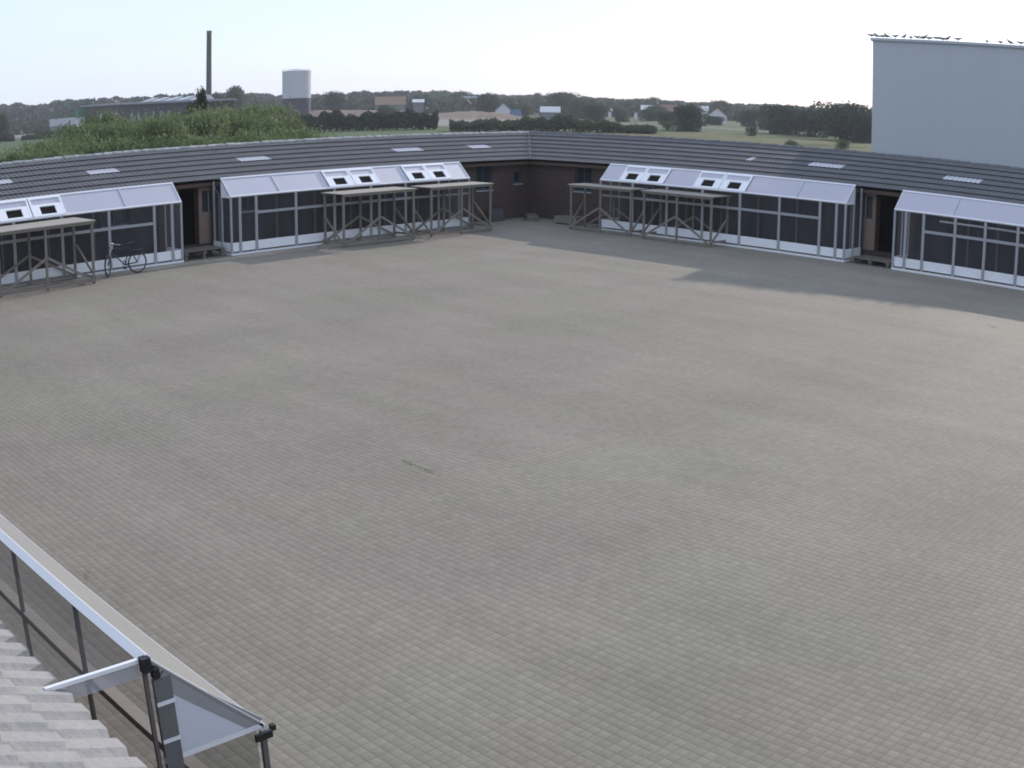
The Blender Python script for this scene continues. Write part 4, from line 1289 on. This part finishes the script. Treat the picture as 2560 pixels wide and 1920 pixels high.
def house(name, label, x, y, h, wd, roofm, wallm, rise=0.4, depth=7, gable=False, windows=2):
    """house facing the yard; ridge along its width unless gable faces the yard"""
    d = math.atan2(CAM.y - y, CAM.x - x)
    t_ = thing(name, label, 'house', (x, y, 0), d + math.pi / 2)
    wd *= 0.85
    e = h * (1 - rise)
    a = wd / 2
    mb = MB(); mb.box(-a, a, -depth, 0, -0.02, e)
    if gable:
        n = len(mb.v); mb.v += [(-a, 0, e), (a, 0, e), (0, 0, h - .1), (-a, -depth, e), (a, -depth, e), (0, -depth, h - .1)]
        mb.f += [(n, n + 1, n + 2), (n + 5, n + 4, n + 3)]
    else:
        n = len(mb.v); mb.v += [(-a, 0, e), (-a, -depth, e), (-a, -depth / 2, h - .1), (a, 0, e), (a, -depth, e), (a, -depth / 2, h - .1)]
        mb.f += [(n, n + 1, n + 2), (n + 5, n + 4, n + 3)]
    mb.build('wall', wallm, t_)
    mb = MB(); o_ = 0.3
    if gable:
        for sg in (-1, 1):
            mb.hexa([(sg * (a + o_), -depth - o_, e - .15), (0, -depth - o_, h - .1), (0, o_, h - .1), (sg * (a + o_), o_, e - .15),
                     (sg * (a + o_), -depth - o_, e + .05), (0, -depth - o_, h + .1), (0, o_, h + .1), (sg * (a + o_), o_, e + .05)])
    else:
        for y0 in (o_, -depth - o_):
            mb.hexa([(-a - o_, y0, e - .15), (a + o_, y0, e - .15), (a + o_, -depth / 2, h - .1), (-a - o_, -depth / 2, h - .1),
                     (-a - o_, y0, e + .05), (a + o_, y0, e + .05), (a + o_, -depth / 2, h + .1), (-a - o_, -depth / 2, h + .1)])
    mb.build('roof', roofm, t_)
    for k in range(windows):
        x_ = -a + wd * (k + 0.5) / windows
        mb = MB(); mb.box(x_ - 0.5, x_ + 0.5, 0.005, 0.06, e * 0.45, e * 0.45 + 1.1); mb.build('window', M['glass'], t_)
    return t_
house('farmhouse', 'house with a broad orange-brown roof behind the earth bank', -315.9, 246.9, 7.8, 13.6, M['farorange'], M['fargrey'], 0.42, 9, windows=4)
house('storage_shed', 'small shed with a bright white roof right of the orange roofed house', -270.7, 223.1, 6.4, 4.2, M['farwhite'], M['fargrey'], 0.15, 8, windows=1)
house('long_barn', 'long low grey roofed barn behind the earth bank', -324.6, 283.1, 6.7, 15.2, M['farroof'], M['fargrey'], 0.45, 10, windows=3)
house('gabled_house', 'small dark roofed house with a white gable near the middle', -236.4, 231.1, 5.0, 6.1, M['farroof'], M['farwall'], 0.5, 9, gable=True)
house('long_shed', 'long shed with a bright white roof above the mid green hedge', -204.7, 220.1, 4.0, 6.6, M['farwhite'], M['fargrey'], 0.4, 7)
house('low_house', 'pale roofed low house behind the two white posts', -224.6, 295.1, 5.1, 7.2, M['farwhite'], M['fargrey'], 0.3, 8)
house('low_house', 'low house with a red-brown roof left of the lone meadow tree', -218.3, 300.0, 5.6, 8.6, M['farred'], M['fargrey'], 0.45, 8)
house('low_house', 'low house with a white roof right of the lone meadow tree', -208.9, 306.8, 5.6, 4.4, M['farwhite'], M['farwall'], 0.3, 8)
house('gabled_house', 'larger house with a red roof and white gable in the right background', -184.6, 281.1, 5.2, 7.6, M['farred'], M['farwall'], 0.55, 12, gable=True)
house('small_shed', 'tiny white shed with a red roof left of the big tree group', -126.3, 217.8, 2.1, 3.4, M['farred'], M['farwall'], 0.4, 4, windows=1)
house('long_barn', 'distant pale grey roofed barn on the skyline above the small gabled house', -346.3, 318.7, 8.2, 10.0, M['farroof'], M['farwall'], 0.4, 10)
house('long_barn', 'grey roofed barn beside the pale field at the far left', -354.5, 123.1, 5.2, 12.2, M['farroof'], M['fargrey'], 0.5, 9)
t_ = thing('site_kiosk', 'small white kiosk with a green top beside the left end of the factory', 'kiosk', (-269.3, 93.7, 0))
MB().box(-1.1, 1.1, -1.1, 1.1, 0, 5.2).build('wall', M['farwall'], t_)
MB().box(-1.2, 1.2, -1.2, 1.2, 5.2, 7.4).build('green_top', M['fargreen'], t_)
for x, y, lb in ((-216.2, 276.3, 'white marker post by the road, right one'), (-236.1, 285.8, 'white marker post by the road, left one')):
    t_ = thing('marker_post', lb, 'post', (x, y, 0))
    MB().box(-0.4, 0.4, -0.4, 0.4, 0, 2.2).build('post', M['farwall'], t_)
    MB().box(-0.45, 0.45, -0.45, 0.45, 2.2, 2.6).build('cap', M['farroof'], t_)
t_ = thing('blue_tarpaulin', 'blue tarpaulin over a heap near the small white gabled house', 'tarpaulin', (-222.0, 222.5, 0))
MB().hexa([(-1.8, -1.5, 0), (1.8, -1.5, 0), (1.8, 1.5, 0), (-1.8, 1.5, 0), (-1.2, -1, 2.9), (1.1, -.8, 3.1), (1.2, 1, 3.0), (-1, 1, 2.8)]).build('sheet', M['farblue'], t_)

# ------------------------------------------------------------ the slightly hazy morning air
hb = MB().box(-900, 500, -500, 900, -1.5, 32).build('haze', bpy.data.materials.new('haze_air'))
hm = hb.data.materials[0]
hm.use_nodes = True
hn = hm.node_tree
hn.nodes.clear()
ho = hn.nodes.new('ShaderNodeOutputMaterial')
pv = hn.nodes.new('ShaderNodeVolumePrincipled')
pv.inputs['Color'].default_value = (0.88, 0.9, 1.0, 1)
pv.inputs['Density'].default_value = 0.0003
pv.inputs['Anisotropy'].default_value = 0.2
hn.links.new(pv.outputs[0], ho.inputs['Volume'])
tag(hb, kind='stuff')
